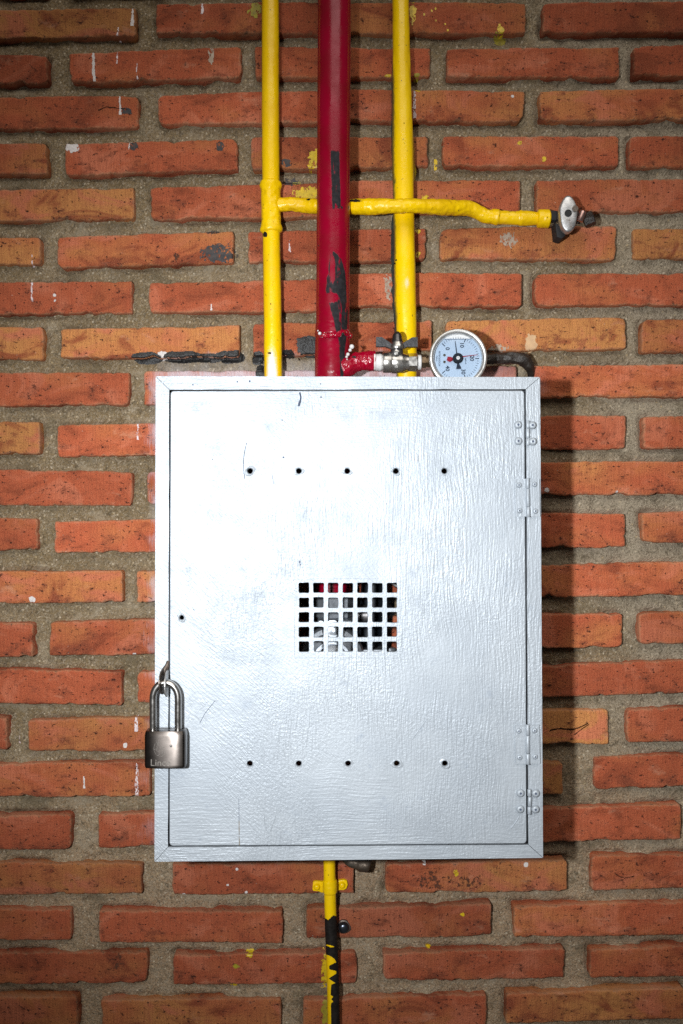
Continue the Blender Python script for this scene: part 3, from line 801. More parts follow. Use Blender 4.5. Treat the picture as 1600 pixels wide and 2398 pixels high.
# frame rails with mitred ends
for k in range(4):
    a, b = o2[k], o2[(k + 1) % 4]; c, d = i2[(k + 1) % 4], i2[k]
    dirv = (b - a).normalized() * .00035
    n = 26
    bm = bmesh.new()
    outer = [a + dirv + (b - a - 2 * dirv) * (q / n) for q in range(n + 1)]
    inner = [d + dirv + (c - d - 2 * dirv) * (q / n) for q in range(n + 1)]
    nin = Vector((-(b - a).z, 0, (b - a).x)).normalized()
    for q in range(1, n):
        inner[q] += nin * (float(vnoise(q * .9, k * 7.3, 3)) - .5) * .0007
    pts = outer + inner[::-1]
    prism("frame_rail", [(p.x, p.z) for p in pts], -T, -T + .004, M_SILVER, cab, bevel=.0011, segs=3, smooth=True, angle=50)
# shell panels: straight back from the frame to the wall
ins = .0012
cx, cz = sum(p.x for p in o2) / 4, sum(p.z for p in o2) / 4
def insetp(p, m_): return Vector((p.x - math.copysign(m_, p.x - cx), 0, p.z - math.copysign(m_, p.z - cz)))
for k in range(4):
    a, b = insetp(o2[k], .0009), insetp(o2[(k + 1) % 4], .0009); c, d = insetp(o2[(k + 1) % 4], .003), insetp(o2[k], .003)
    bm = bmesh.new()
    fr = [bm.verts.new((p.x, -T + .0041, p.z)) for p in (a, b, c, d)]; bk = [bm.verts.new((p.x, -.004, p.z)) for p in (a, b, c, d)]
    bm.faces.new(fr); bm.faces.new(bk[::-1])
    for q in range(4): bm.faces.new((fr[q], bk[q], bk[(q + 1) % 4], fr[(q + 1) % 4]))
    from_bm("side_panel", bm, M_SILVER, cab)

def quad_loop(q, t, r=0.0, n=5):
    pts = [P(x, y, t) for x, y in q]; out = []
    for k in range(4):
        p, pr, nx = pts[k], pts[k - 1], pts[(k + 1) % 4]
        if r <= 0: out.append((p.x, p.z)); continue
        e0 = (pr - p).normalized(); e1 = (nx - p).normalized()
        for s_ in range(n + 1):
            th = s_ / n * math.pi / 2
            v = p + e0 * r * (1 - math.sin(th)) + e1 * r * (1 - math.cos(th))
            out.append((v.x, v.z))
    return out
def densify(loop, stp):
    out = []
    for k in range(len(loop)):
        a, b = loop[k], loop[(k + 1) % len(loop)]
        n = max(1, int(math.hypot(b[0] - a[0], b[1] - a[1]) / stp))
        out += [(a[0] + (b[0] - a[0]) * q / n, a[1] + (b[1] - a[1]) * q / n) for q in range(n)]
    return out
def sheet(name, outer, holes, yf, thick, mat, parent, cham=.0010, grid=.014, warp=.0):
    """flat plate with real holes, chamfered outer rim"""
    pts = []; edges = []
    def add(loop):
        i0 = len(pts); pts.extend(Vector(p) for p in loop); n = len(loop)
        edges.extend((i0 + k, i0 + (k + 1) % n) for k in range(n))
        return list(range(i0, i0 + n))
    O = add(outer); HL = [add(h) for h in holes]
    nb = len(pts)
    xs = [p[0] for p in outer]; zs = [p[1] for p in outer]
    hb = [(min(p[0] for p in h), max(p[0] for p in h), min(p[1] for p in h), max(p[1] for p in h)) for h in holes]
    if grid:
        for gx in np.arange(min(xs) + grid * .7, max(xs) - grid * .5, grid):
            for gz in np.arange(min(zs) + grid * .7, max(zs) - grid * .5, grid):
                if any(a - .003 < gx < b + .003 and c - .003 < gz < d + .003 for a, b, c, d in hb): continue
                pts.append(Vector((gx, gz)))
    vco, ve, vf, ov, oe, of = geometry.delaunay_2d_cdt(pts, edges, [], 1, 1e-7)
    def inside(p, loop):
        c = False; n = len(loop); j = n - 1
        for i in range(n):
            if (loop[i][1] > p[1]) != (loop[j][1] > p[1]) and p[0] < (loop[j][0] - loop[i][0]) * (p[1] - loop[i][1]) / (loop[j][1] - loop[i][1]) + loop[i][0]: c = not c
            j = i
        return c
    faces = []
    for f in vf:
        ce = (sum(vco[i][0] for i in f) / len(f), sum(vco[i][1] for i in f) / len(f))
        if any(a <= ce[0] <= b and c <= ce[1] <= d and inside(ce, h) for h, (a, b, c, d) in zip(holes, hb)): continue
        faces.append(list(f))
    def wy(x, z): return warp * (float(fbm(x * 9, z * 9, 91, 2)) - .5) * 2 if warp else 0
    V = [(p[0], yf + wy(p[0], p[1]), p[1]) for p in vco]
    F = [tuple(f) for f in faces]
    sm = [True] * len(F)
    # rim and hole walls (own vertices so the front keeps flat shading normals)
    def wall_of(loop, outer_):
        nonlocal V, F
        n = len(loop); cxx = sum(p[0] for p in loop) / n; czz = sum(p[1] for p in loop) / n
        lv = []
        for p in loop:
            y0 = yf + wy(p[0], p[1])
            d = Vector((p[0] - cxx, p[1] - czz)); d.normalize()
            sgn = 1 if outer_ else -1
            q = (p[0] + sgn * d.x * cham * (1 if outer_ else .6), p[1] + sgn * d.y * cham * (1 if outer_ else .6))
            lv.append(((p[0], y0, p[1]), (q[0], y0 + cham, q[1]), (q[0], y0 + thick, q[1])))
        i0 = len(V)
        for tr_ in lv: V += list(tr_)
        for k in range(n):
            a = i0 + 3 * k; b = i0 + 3 * ((k + 1) % n)
            for s_ in (0, 1):
                F.append((a + s_, b + s_, b + s_ + 1, a + s_ + 1)); sm.append(True)
    if cham > 0:
        wall_of(outer, True)
        for h in holes: wall_of(h, False)
    bm = bmesh.new()
    bv = [bm.verts.new(v) for v in V]
    for f, s_ in zip(F, sm):
        try:
            fc = bm.faces.new([bv[i] for i in f]); fc.smooth = s_
        except ValueError: pass
    # back face
    for f in faces:
        bk = [bm.verts.new((vco[i][0], yf + thick + wy(*vco[i]), vco[i][1])) for i in f]
        bm.faces.new(bk[::-1])
    bm.normal_update()
    for f in bm.faces:
        pass
    me = bpy.data.meshes.new(name); bm.to_mesh(me); bm.free()
    me.materials.append(mat)
    return link(name, me, parent)

def circ(px, py, r, t, n=22, seed=0):
    c = P(px, py, t); k = K(t)
    return [(c.x + r * k * (1 + .05 * math.sin(3 * a + seed)) * math.cos(a), c.z + r * k * math.sin(a)) for a in [2 * math.pi * q / n for q in range(n)]]
TD = T + .0012
GR = (690, 1355, 943, 1541)
gc = [P(GR[0], GR[1], TD), P(GR[2], GR[1], TD), P(GR[2], GR[3], TD), P(GR[0], GR[3], TD)]
gl = densify([(p.x, p.z) for p in gc], .012)
holes = []
for k, x in enumerate((585.7, 700, 813.5, 927.5, 1041)): holes.append(circ(x, 1103, 7.6, TD, seed=k))
for k, x in enumerate((585.5, 700, 815.5, 929.5, 1042.5)): holes.append(circ(x, 1788.5, 7.6, TD, seed=k + 5))
holes.append(circ(425.5, 1446.5, 6.5, TD, seed=3))
_dl = quad_loop(DOOR, TD, .0035, 5)
door = sheet("door", densify(_dl, .010), holes + [gl], -TD, .0030, M_SILVER, cab, cham=.0012, warp=.0007)
# drop the chamfer lip around the grille seam: rebuild the grille as a plate that fills the opening
gh = []
grg = random.Random(4)
for r in range(5):
    for c in range(7):
        x0 = 699.6 + 34.33 * c; y0 = 1364.6 + 34.3 * r
        a, b = (x0 + grg.uniform(-.8, .8), y0 + grg.uniform(-.8, .8)); c_, d_ = (x0 + 25 + grg.uniform(-.8, .8), y0 + 25 + grg.uniform(-.8, .8))
        base = quad_loop([(a, b), (c_, b), (c_, d_), (a, d_)], TD, .0016, 3)
        base = densify(base, .0035)
        gh.append([(p[0] + grg.uniform(-.00022, .00022), p[1] + grg.uniform(-.00022, .00022)) for p in base])
_ge = .0009
gl2 = densify([(gc[0].x + _ge * -1, gc[0].z + _ge), (gc[1].x + _ge, gc[1].z + _ge), (gc[2].x + _ge, gc[2].z - _ge), (gc[3].x - _ge, gc[3].z - _ge)], .012)
grille = sheet("vent_grille", gl2, gh, -TD + .00025, .0026, M_SILVER, cab, cham=.0006, grid=.012)
# inner stop flange that closes the gap round the door
for k in range(4):
    a, b = i2[k], i2[(k + 1) % 4]
    ai, bi = insetp(a, .012), insetp(b, .012); ao, bo = insetp(a, -.004), insetp(b, -.004)
    prism("door_stop", [(ao.x, ao.z), (bo.x, bo.z), (bi.x, bi.z), (ai.x, ai.z)], -T + .024 + .0002 * k, -T + .026 + .0002 * k, M_DARK, cab, smooth=False)

# hinges
def rivet(px, py, r, parent, t, dimple=True, hh=.0022):
    R_ = r * K(t); c = P(px, py, t)
    pr = [(R_ * 1.02, -.0004), (R_, hh * .25), (R_ * .9, hh * .62), (R_ * .68, hh * .92), (R_ * .42, hh)]
    if dimple: pr += [(R_ * .30, hh * .98), (R_ * .26, hh * .55), (R_ * .12, hh * .5), (0, hh * .62)]
    else: pr += [(R_ * .2, hh * 1.03), (0, hh * 1.04)]
    if dimple: lathe("rivet", [(R_ * .30, hh * .5), (R_ * .27, hh * .80), (0, hh * .72)], c, (0, -1, 0), M_SCR, parent, 12)  # dark disc in the dimple, its shade put in as colour
    return lathe("rivet", pr, c, (0, -1, 0), M_SILVER, parent, 24, True, 50)
def barrel(parent, px, segs, r, t):
    for (a, b, dx) in segs:
        R_ = r * K(t); p0 = P(px + dx[0], a, t); p1 = P(px + dx[1], b, t)
        ln = (p1 - p0).length
        lathe("knuckle", [(R_ * .8, 0), (R_, .0005), (R_, ln - .0005), (R_ * .8, ln)], p0, p1 - p0, M_SILVER, parent, 20, True, 50)
def plate(parent, pts, t):
    prism("leaf", outline_px(pts, t), -t, -t + .0022, M_SILVER, parent, bevel=.0005, segs=2)
HL_ = [("riveted", 0, [(1213.5, 995), (1247, 996), (1214, 1033), (1248, 1034)], 1236, [(985, 1003, (0, 0)), (1004, 1026, (-.5, -.2)), (1027, 1043, (0, 0))]),
       ("plate", 0, [(1215.5, 1136), (1252, 1134), (1217, 1196), (1254, 1197)], 1236, [(1120, 1144, (0, 0)), (1145, 1186.5, (0, 1)), (1187.5, 1211, (1, 1.5))]),
       ("plate", 0, [(1215, 1711.5), (1252, 1710.5), (1217, 1773.5), (1253.5, 1772)], 1236, [(1697, 1721.5, (0, 0)), (1722.5, 1764, (0, .5)), (1765, 1790, (.5, .5))]),
       ("riveted", 0, [(1219, 1857), (1254.5, 1857.5), (1218.5, 1894.5), (1254, 1895)], 1239.5, [(1848, 1865, (0, 0)), (1866, 1888, (1, .5)), (1889, 1907, (0, 0))])]
for kind, _, rv, bx, segs in HL_:
    hg = bpy.data.objects.new("hinge", None); COL.objects.link(hg)
    hg.location = P(bx, (segs[0][0] + segs[-1][1]) / 2, T); hg.parent = cab; hg.matrix_parent_inverse = cab.matrix_world.inverted()
    bpy.context.view_layer.update()
    yy0, yy1 = segs[0][0] + 1.5, segs[-1][1] - 1.5
    tt = T + .0032
    if kind == "plate":
        hg["label"] = "silver painted plate hinge with four small rivets"
        plate(hg, [(1206, yy0), (1233, yy0), (1234.5, yy1), (1208, yy1)], tt)
        plate(hg, [(1240.5, yy0), (1263.5, yy0), (1265, yy1), (1241.5, yy1)], tt)
        for x, y in rv: rivet(x, y, 6.3, hg, tt)
        barrel(hg, bx, segs, 4.8, tt + .0012)
    else:
        hg["label"] = "silver painted barrel hinge with four large round rivets"
        for x, y in rv: rivet(x, y, 9.3, hg, TD + .0004, hh=.0030)
        barrel(hg, bx + .5, segs, 4.6, T + .0022)
# hasp ears through the gap
def ear(px, py0, py1, dx, t0, t1, tilt, mat):
    bm = bmesh.new()
    th = .0014
    yz = []
    for s_ in range(13):
        a = math.pi * s_ / 12
        pc = P(px, (py0 + py1) / 2, T); hh = abs((P(px, py0, T) - P(px, py1, T)).z) / 2
        yz.append((-t1 + (t1 - t0) * .55 * (1 - math.sin(a)), pc.z + hh * math.cos(a)))
    yz = [(-t0, P(px, py0 + 6, T).z)] + yz + [(-t0, P(px, py1 - 6, T).z)]
    x0 = P(px, py0, T).x
    A = [bm.verts.new((x0 - th / 2 + tilt * (-y - t0), y, z)) for y, z in yz]; B = [bm.verts.new((x0 + th / 2 + tilt * (-y - t0), y, z)) for y, z in yz]
    bm.faces.new(A); bm.faces.new(B[::-1])
    for k in range(len(A)): bm.faces.new((A[k], B[k], B[(k + 1) % len(A)], A[(k + 1) % len(A)]))
    bmesh.ops.recalc_face_normals(bm, faces=bm.faces)
    bmesh.ops.bevel(bm, geom=list(bm.edges), offset=.0003, segments=1, affect='EDGES')
    return from_bm("hasp_ear", bm, mat, cab)
ear(388.5, 1562, 1622, 0, T - .003, T + .026, -.10, M_RUST)
ear(394.8, 1566, 1628, 0, T - .003, T + .028, .02, mat_metal("scuffed_hasp_steel", (0.52, 0.51, 0.50), .45, .8, .05))
# bent lip of the frame next to the hasp
tube("hasp_lip", [(P(394, 1548, T + .001), .0016), (P(391, 1560, T + .003), .0026), (P(384, 1572, T + .005), .0034), (P(381.5, 1586, T + .003), .0030), (P(384, 1598, T - .001), .0018)], M_RUST, cab, 14, .001, lump=.0006)
# scratches, runs and blisters in the paint
def scratch(pts, r, mat=None, t=TD, name="scratch"):
    q = [(P(x, y, t + .00012), r * K(t)) for x, y in pts]
    return tube(name, q, mat or M_SCR, cab, 6, .002, caps=True)
scratch([(578, 1036), (573, 1058), (570.5, 1078), (571, 1100), (573.5, 1122)], .75)
scratch([(702, 919), (704.5, 930), (703, 940)], 2.2); scratch([(703, 940), (701, 946), (699.5, 951)], 2.8)
scratch([(504, 1641), (492, 1656), (481, 1670), (473, 1684), (468, 1694)], .7)
scratch([(559.5, 1868), (560, 1900), (560, 1930)], .6, M_SCR); scratch([(560, 1922), (560.5, 1950), (561, 1979)], 1.3, M_RSCR, name="rust_run")
scratch([(619, 1912), (620.5, 1928), (624, 1944), (629, 1948.5), (634, 1944), (640, 1928), (646, 1912)], 1.0, M_SILVER, TD, "paint_run")
scratch([(638, 1115), (640, 1128), (641, 1133)], .5)
scratch([(1196, 1940), (1206, 1928), (1216, 1912)], 1.0, M_SILVER, name="paint_run"); scratch([(965, 1732), (985, 1705), (1000, 1684)], .8, M_SILVER, name="paint_run")
for x, y, r in [(664, 1071, 2.2), (661, 984, 1.4), (497, 1076, 1.3), (702, 1316, 2.4), (704, 1322, 1.6), (504, 1095, .9), (868, 1556, 1.6), (752, 930, 1.8), (585, 893, 2.4), (452, 901, 1.8), (556, 894, 2.0), (751, 899, 1.6), (905, 1180, 1.0), (664, 1481, 1.0), (454, 1427, 1.2)]:
    c = P(x, y, TD if y > 915 else T)
    lathe("paint_nick", [(r * S * .9, .0), (r * S * .7, .00025), (0, .0003)], c, (0, -1, 0), M_SCR, cab, 9)
# paint built up round the holes, hand smudges on the door
for k, h in enumerate(holes):
    hc = Vector((sum(p[0] for p in h) / len(h), -TD, sum(p[1] for p in h) / len(h))); r0 = (h[0][0] - hc.x)
    bm = bmesh.new(); rings = []
    for rr, hh in ((1.02, .0001), (1.07, .00055), (1.2, .0006), (1.38, .0003), (1.6, -.0002)):
        rings.append([bm.verts.new((hc.x + r0 * (1 + (rr - 1) * (1 + .5 * math.sin(2 * a + k) + .3 * math.sin(5 * a + 2 * k))) * math.cos(a), -TD - hh * (1 + .6 * math.sin(3 * a + k * 1.7)), hc.z + r0 * (1 + (rr - 1) * (1 + .5 * math.sin(2 * a + k))) * math.sin(a))) for a in [2 * math.pi * q / 26 for q in range(26)]])
    for a_, b_ in zip(rings[:-1], rings[1:]):
        for q in range(26): bm.faces.new((a_[q], a_[(q + 1) % 26], b_[(q + 1) % 26], b_[q]))
    from_bm("hole_rim", bm, M_SILVER, cab, True, 80)
def mat_smudge():
    m = N("grey_hand_smudge"); p = m.pos()
    m.out((0.13, 0.16, 0.20), .6, 0)
    n = m.noise(m.mapping(p, (1, 1, .5)), 130, 4, .72); n2 = m.noise(p, 700, 2, .6)
    a = m.math('MULTIPLY', m.attr('fade'), m.math('MULTIPLY', m.ss(n, .42, .72), m.ss(n2, .35, .65, .3, 1)))
    m.set(m.b.inputs['Alpha'], m.math('MULTIPLY', a, .34))
    return m.m
M_SMG = mat_smudge()
def smudge(px, py, rx, ry, rot=0, k=1.0):
    c = P(px, py, TD + .0003); kk_ = K(TD); V = [c]; A = [k]; F = []
    n = 28
    for q, (f, a) in enumerate(((.35, .9), (.7, .45), (1.0, 0))):
        for i in range(n):
            th = 2 * math.pi * i / n; x = rx * f * math.cos(th); y = ry * f * math.sin(th)
            V.append(Vector((c.x + kk_ * (x * math.cos(rot) - y * math.sin(rot)), c.y - .0007, c.z + kk_ * (x * math.sin(rot) + y * math.cos(rot))))); A.append(a * k)
    V[0] = Vector((c.x, c.y - .0007, c.z))
    for i in range(n):
        F.append((0, 1 + i, 1 + (i + 1) % n))
        for q in range(2):
            a = 1 + q * n; F.append((a + i, a + n + i, a + n + (i + 1) % n, a + (i + 1) % n))
    mesh_np("smudge", V, F, M_SMG, cab, True, {"fade": A})
for a in [(612, 1408, 40, 55, .3, 1.0), (520, 1015, 70, 45, .5, .8), (500, 1190, 45, 70, 0, .5), (440, 1330, 22, 60, .1, .9), (620, 1330, 90, 22, .2, .6), (690, 1950, 110, 40, .05, .7), (450, 1660, 50, 60, 0, .7), (545, 1545, 90, 30, .2, .5), (1000, 1440, 120, 160, 0, .35), (830, 960, 160, 30, 0, .55), (1150, 1700, 60, 150, 0, .4), (1100, 1000, 90, 60, 0, .4), (460, 960, 60, 25, .2, .8)]:
    smudge(*a)
# ------------------------------------------------------------------ padlock
TL_ = T + .0150
lk = thing("padlock", tuple(P(394, 1794, TL_)), "dark steel padlock with long shackle hanging from the cabinet door hasp", "padlock")
lc = P(389.5, 1751, TL_); kk = K(TL_)
lw, lh, ldp = 48.0 * kk, 42.8 * kk, .0118
def front_depth(u): return ldp * (1 - .05 * u * u - .11 * u ** 4)
def lock_section():
    fr = []
    for q in range(25):
        u = -.86 + 1.72 * q / 24
        fr.append((lw * u, -front_depth(u)))
    y1_ = front_depth(.86)
    for q in range(1, 8):
        a = math.pi / 2 * q / 8
        fr.append((lw * (.86 + .14 * math.sin(a)), -(y1_ - .0055 * (1 - math.cos(a)))))
    half = fr + [(lw, -.002)]
    lefts = [(-x, y) for x, y in fr[25:]][::-1]
    front = [(-lw, -.002)] + lefts + half
    return front + [(x, -y) for x, y in front[::-1]]
sec = lock_section()
bm = bmesh.new(); rings = []
prof = [(-lh, .90), (-lh + .0006, .955), (-lh + .0020, .992), (-lh + .0036, 1.0), (lh - .0050, 1.0), (lh - .0042, .985), (lh - .0016, .93), (lh, .86)]
for h, sc_ in prof:
    rings.append([bm.verts.new((lc.x + x * (1 - (1 - sc_) * .45), lc.y + y * sc_, lc.z + h)) for x, y in sec])
for a, b in zip(rings[:-1], rings[1:]):
    for k in range(len(sec)): bm.faces.new((a[k], a[(k + 1) % len(sec)], b[(k + 1) % len(sec)], b[k]))
bm.faces.new(rings[0][::-1]); bm.faces.new(rings[-1])
from_bm("body", bm, M_LOCK, lk, True, 28)
sx0, sx1 = P(358.5, 1700, TL_).x, P(417.5, 1700, TL_).x
zb, ztop = lc.z + lh - .006, P(390, 1598.5, TL_).z
R_ = (sx1 - sx0) / 2
path = [Vector((sx0, lc.y, zb)), Vector((sx0, lc.y, (zb + ztop) / 2))]
for q in range(13):
    a = math.pi - math.pi * q / 12
    path.append(Vector(((sx0 + sx1) / 2 + R_ * math.cos(a), lc.y, ztop - R_ * 1.25 + R_ * 1.25 * math.sin(a))))
path += [Vector((sx1, lc.y, (zb + ztop) / 2)), Vector((sx1, lc.y, zb))]
def shackle():
    bm = bmesh.new(); n = 24; r = 8.3 * kk; prev = None
    C = catmull([np.array(p) for p in path], .0015)
    tg = np.gradient(C, axis=0)
    for c, t_ in zip(C, tg):
        t_ = Vector(t_).normalized(); f = Vector((0, -1, 0)); s_ = t_.cross(f)
        ring = [bm.verts.new(Vector(c) + (f * math.cos(a) + s_ * math.sin(a)) * r) for a in [2 * math.pi * q / n for q in range(n)]]
        if prev:
            for k in range(n): bm.faces.new((prev[k], prev[(k + 1) % n], ring[(k + 1) % n], ring[k]))
        prev = ring
    return from_bm("shackle", bm, M_SHACK, lk, True, 60)
shackle()
def lock_front(x):
    return -front_depth(min(.95, abs(x - lc.x) / lw))
lathe("pin", [(2.9 * kk, -.001), (2.9 * kk, .0003), (2.0 * kk, .0008), (0, .0009)], Vector((P(405, 1741, TL_).x, lc.y + lock_front(P(405, 1741, TL_).x), P(405, 1741, TL_).z)), (0, -1, 0), M_SHACK, lk, 16)
text_mesh("engraved_word", "Lince", (P(380.5, 1780, TL_).x, lc.y - .00012, P(380.5, 1780.5, TL_).z), 22.5 * kk, 0, M_ENGR, lk, .00008, bend=lock_front)
def engr(pts, w):
    bm = bmesh.new(); n = len(pts)
    V = []
    for k, (x, y) in enumerate(pts):
        p = P(x, y, TL_); a = Vector(pts[max(0, k - 1)]); b = Vector(pts[min(n - 1, k + 1)])
        d = (b - a).normalized(); nn = Vector((-d.y, d.x)) * w * .5
        for s_ in (-1, 1):
            q = P(x + nn.x * s_, y + nn.y * s_, TL_)
            V.append(bm.verts.new((q.x, lc.y + lock_front(q.x) - .00016, q.z)))
    for k in range(n - 1): bm.faces.new((V[2 * k], V[2 * k + 1], V[2 * k + 3], V[2 * k + 2]))
    return bm
def zz(l): return [(310 + x / 8.39, 1540 + y / 8.39) for x, y in l]
em = bmesh.new()
for l in [[(505, 1580), (522, 1610), (535, 1650), (548, 1690)], [(568, 1560), (560, 1600), (548, 1640), (545, 1680)], [(490, 1640), (470, 1690), (462, 1750), (480, 1810), (510, 1850)],
          [(520, 1690), (530, 1720), (520, 1760)], [(590, 1650), (620, 1690), (655, 1720)], [(640, 1710), (670, 1760), (675, 1820), (650, 1870), (610, 1890), (570, 1885)],
          [(500, 1770), (540, 1790), (580, 1780)], [(560, 1800), (575, 1840), (555, 1870), (520, 1870)], [(620, 1760), (635, 1810), (620, 1850)], [(600, 1700), (590, 1730), (605, 1760)], [(470, 1760), (500, 1745), (530, 1750)]]:
    b2 = engr(zz(l), .7); me_ = bpy.data.meshes.new("t"); b2.to_mesh(me_); em.from_mesh(me_); b2.free()
from_bm("engraved_emblem", em, M_ENGR, lk)

# ------------------------------------------------------------------ pipes
def pxs(V): return to_px(V)
# left yellow gas pipe with tee, branch and tap
TLP = .0165
gp = thing("gas_pipe", tuple(P(640, 890, TLP)), "thin yellow gas pipe left of the red pipe with side branch and tap", "pipe")
def chips(spots, base=None):
    def f(V, ang, s):
        x, y = pxs(V); m_ = np.zeros(len(V))
        front = np.cos(ang) > -.2
        for (cx_, cy_, rx, ry, a) in spots:
            m_ = np.maximum(m_, a * np.clip(1.25 - np.hypot((x - cx_) / rx, (y - cy_) / ry), 0, 1) * front)
        return m_ if base is None else np.maximum(m_, base(V, ang, s, x, y))
    return f
def spray_low(V, ang, s):
    x, y = pxs(V)
    return sstep(770, 880, y) * np.clip(1.0 - np.abs(ang + .1) / .95, 0, 1) * 1.3
def dirt_edge_shade(V, ang, s):
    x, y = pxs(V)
    return .62 * np.clip((np.abs(ang) - .85) / .6, 0, 1) + .27  # even grime, plus shading painted in toward both sides of the pipe
kL = K(TLP)
def rad_left(s, c, r):
    px_, py = to_px(c)
    r = r * (1 + .02 * (fbm(py * .02, 0, 3) - .5))
    return r
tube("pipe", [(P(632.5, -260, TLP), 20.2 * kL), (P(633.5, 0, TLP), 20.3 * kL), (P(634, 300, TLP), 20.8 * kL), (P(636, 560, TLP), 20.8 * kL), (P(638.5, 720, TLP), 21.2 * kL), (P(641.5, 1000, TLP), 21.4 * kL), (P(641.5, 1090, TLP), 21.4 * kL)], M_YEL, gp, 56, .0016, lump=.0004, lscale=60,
     attrs={"chip": chips([(621, 549, 7, 9, 1.0), (631, 827, 7, 4, .9), (634, 712, 3, 3, .8), (643, 845, 1.5, 1.5, .8)]), "dirt_shade": dirt_edge_shade, "spray_glint": spray_low})
# tee fitting
pf = [(424, 0), (427, 3.6), (434, 5.4), (442, 4.6), (452, 2.6), (470, 1.8), (500, 2.0), (518, 2.4), (528, 3.6), (536, 5.6), (542, 5.2), (545, 1.0), (547, 0)]
def tee_rad(s, c, r):
    _, py = to_px(c)
    return (20.5 + np.interp(py, [p[0] for p in pf], [p[1] for p in pf])) * kL
tube("tee_fitting", [(P(633.8, 425, TLP), 20 * kL), (P(635.5, 547, TLP), 20 * kL)], M_YEL, gp, 56, .001, lump=.0017, lscale=170, seed=4, linear=True, radf=tee_rad,
     attrs={"chip": chips([(621, 550, 8, 10, .9)]), "dirt_shade": lambda V, a, s: .28 + 0 * a, "spray_glint": lambda V, a, s: 0 * a})
tube("tee_fitting", [(P(640, 480, TLP), 15.5 * kL), (P(664, 479.5, TLP), 16 * kL), (P(680, 478, TLP), 15.6 * kL)], M_YEL, gp, 40, .001, lump=.0012, lscale=150, seed=6,
     attrs={"chip": lambda V, a, s: 0 * a, "dirt_shade": lambda V, a, s: .25 + 0 * a, "spray_glint": lambda V, a, s: 0 * a})
# branch: behind the red pipe, over the right yellow pipe
TB = .0175
kb = K(TB)
TX = .058
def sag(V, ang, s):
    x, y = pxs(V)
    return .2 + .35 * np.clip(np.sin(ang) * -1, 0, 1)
def branch_r(s, c, r):
    x, _ = to_px(c)
    rr = r.copy()
    rr += kb * 2.6 * np.exp(-((x - 870) / 40) ** 2) + kb * 1.8 * np.exp(-((x - 1030) / 26) ** 2)
    return rr
tube("branch_pipe", [(P(676, 477, TB), 15.2 * kb), (P(720, 482, TB), 17.5 * kb), (P(780, 484, TB + .014), 16.5 * kb), (P(860, 484, TB + .032), 16.0 * kb), (P(945, 482, TB + .040), 15.6 * kb), (P(1010, 484, TB + .030), 16 * kb), (P(1065, 487, TB + .014), 17.2 * kb), (P(1100, 488, TB + .004), 17.6 * kb), (P(1128, 502, TB), 17.2 * kb), (P(1142, 507.5, TB), 16.5 * kb), (P(1172, 509, TB), 16 * kb)],
     M_YEL, gp, 48, .0015, lump=.0016, lscale=210, seed=9, radf=branch_r,
     attrs={"chip": chips([(722, 467, 7, 3, .9), (833, 470, 26, 6, .75), (697, 486, 1.2, 7, .75), (1074, 492, 1.2, 5, .8), (1078, 510, 10, 2, .7)]), "dirt_shade": sag, "spray_glint": lambda V, a, s: 0 * a})
tube("coupling", [(P(1150, 507, TB), 14 * kb), (P(1156, 507, TB), 17.5 * kb), (P(1166, 508.5, TB), 18.6 * kb), (P(1170, 509, TB), 15.6 * kb), (P(1188, 510, TB), 15.8 * kb), (P(1214, 511, TB), 15.6 * kb), (P(1219, 511, TB), 18.0 * kb), (P(1240, 511, TB), 16.4 * kb), (P(1259, 512, TB), 14.5 * kb)],
     M_YEL, gp, 44, .0011, lump=.0012, lscale=120, seed=13, attrs={"chip": chips([(1170, 505, 1.0, 15, .66), (1196, 496, 9, 1.2, .7), (1206, 508, 1.0, 10, .66), (1198, 510, 1.0, 7, .62)]), "dirt_shade": lambda V, a, s: .33 + 0 * a, "spray_glint": lambda V, a, s: 0 * a})
tube("end_nut", [(P(1257, 512, TB), 14 * kb), (P(1258.5, 512, TB), 19.5 * kb), (P(1261, 512, TB), 21.5 * kb), (P(1272, 512, TB), 21.0 * kb), (P(1284, 512, TB), 21.5 * kb), (P(1287, 512, TB), 19.5 * kb), (P(1288.5, 512, TB), 13 * kb)],
     M_YEL, gp, 40, .0008, lump=.0012, lscale=160, seed=17, linear=True, attrs={"chip": chips([(1282, 509, 1.6, 2, .9)]), "dirt_shade": lambda V, a, s: .25 + 0 * a, "spray_glint": lambda V, a, s: 0 * a})
# tap
tap = bpy.data.objects.new("gas_tap", None); COL.objects.link(tap); tap.location = P(1331, 505, TB); tap.parent = gp; tap.matrix_parent_inverse = gp.matrix_world.inverted()
tap["label"] = "worn chrome gas tap with oval knob and dark brass body"
bpy.context.view_layer.update()
lathe("valve_neck", [(12 * kb, 0), (14.5 * kb, .001), (14.5 * kb, .009), (11 * kb, .010), (11 * kb, .028), (15 * kb, .029), (15 * kb, .040), (10 * kb, .041)], P(1285, 507, TB), P(1360, 510, TB) - P(1285, 507, TB), M_DARK, tap, 8, True, 30)
lathe("valve_neck", [(9 * kb, 0), (9 * kb, .018), (7 * kb, .020), (7 * kb, .034)], P(1333, 507, TB - .004), (0, -1, 0), M_RUST, tap, 20)
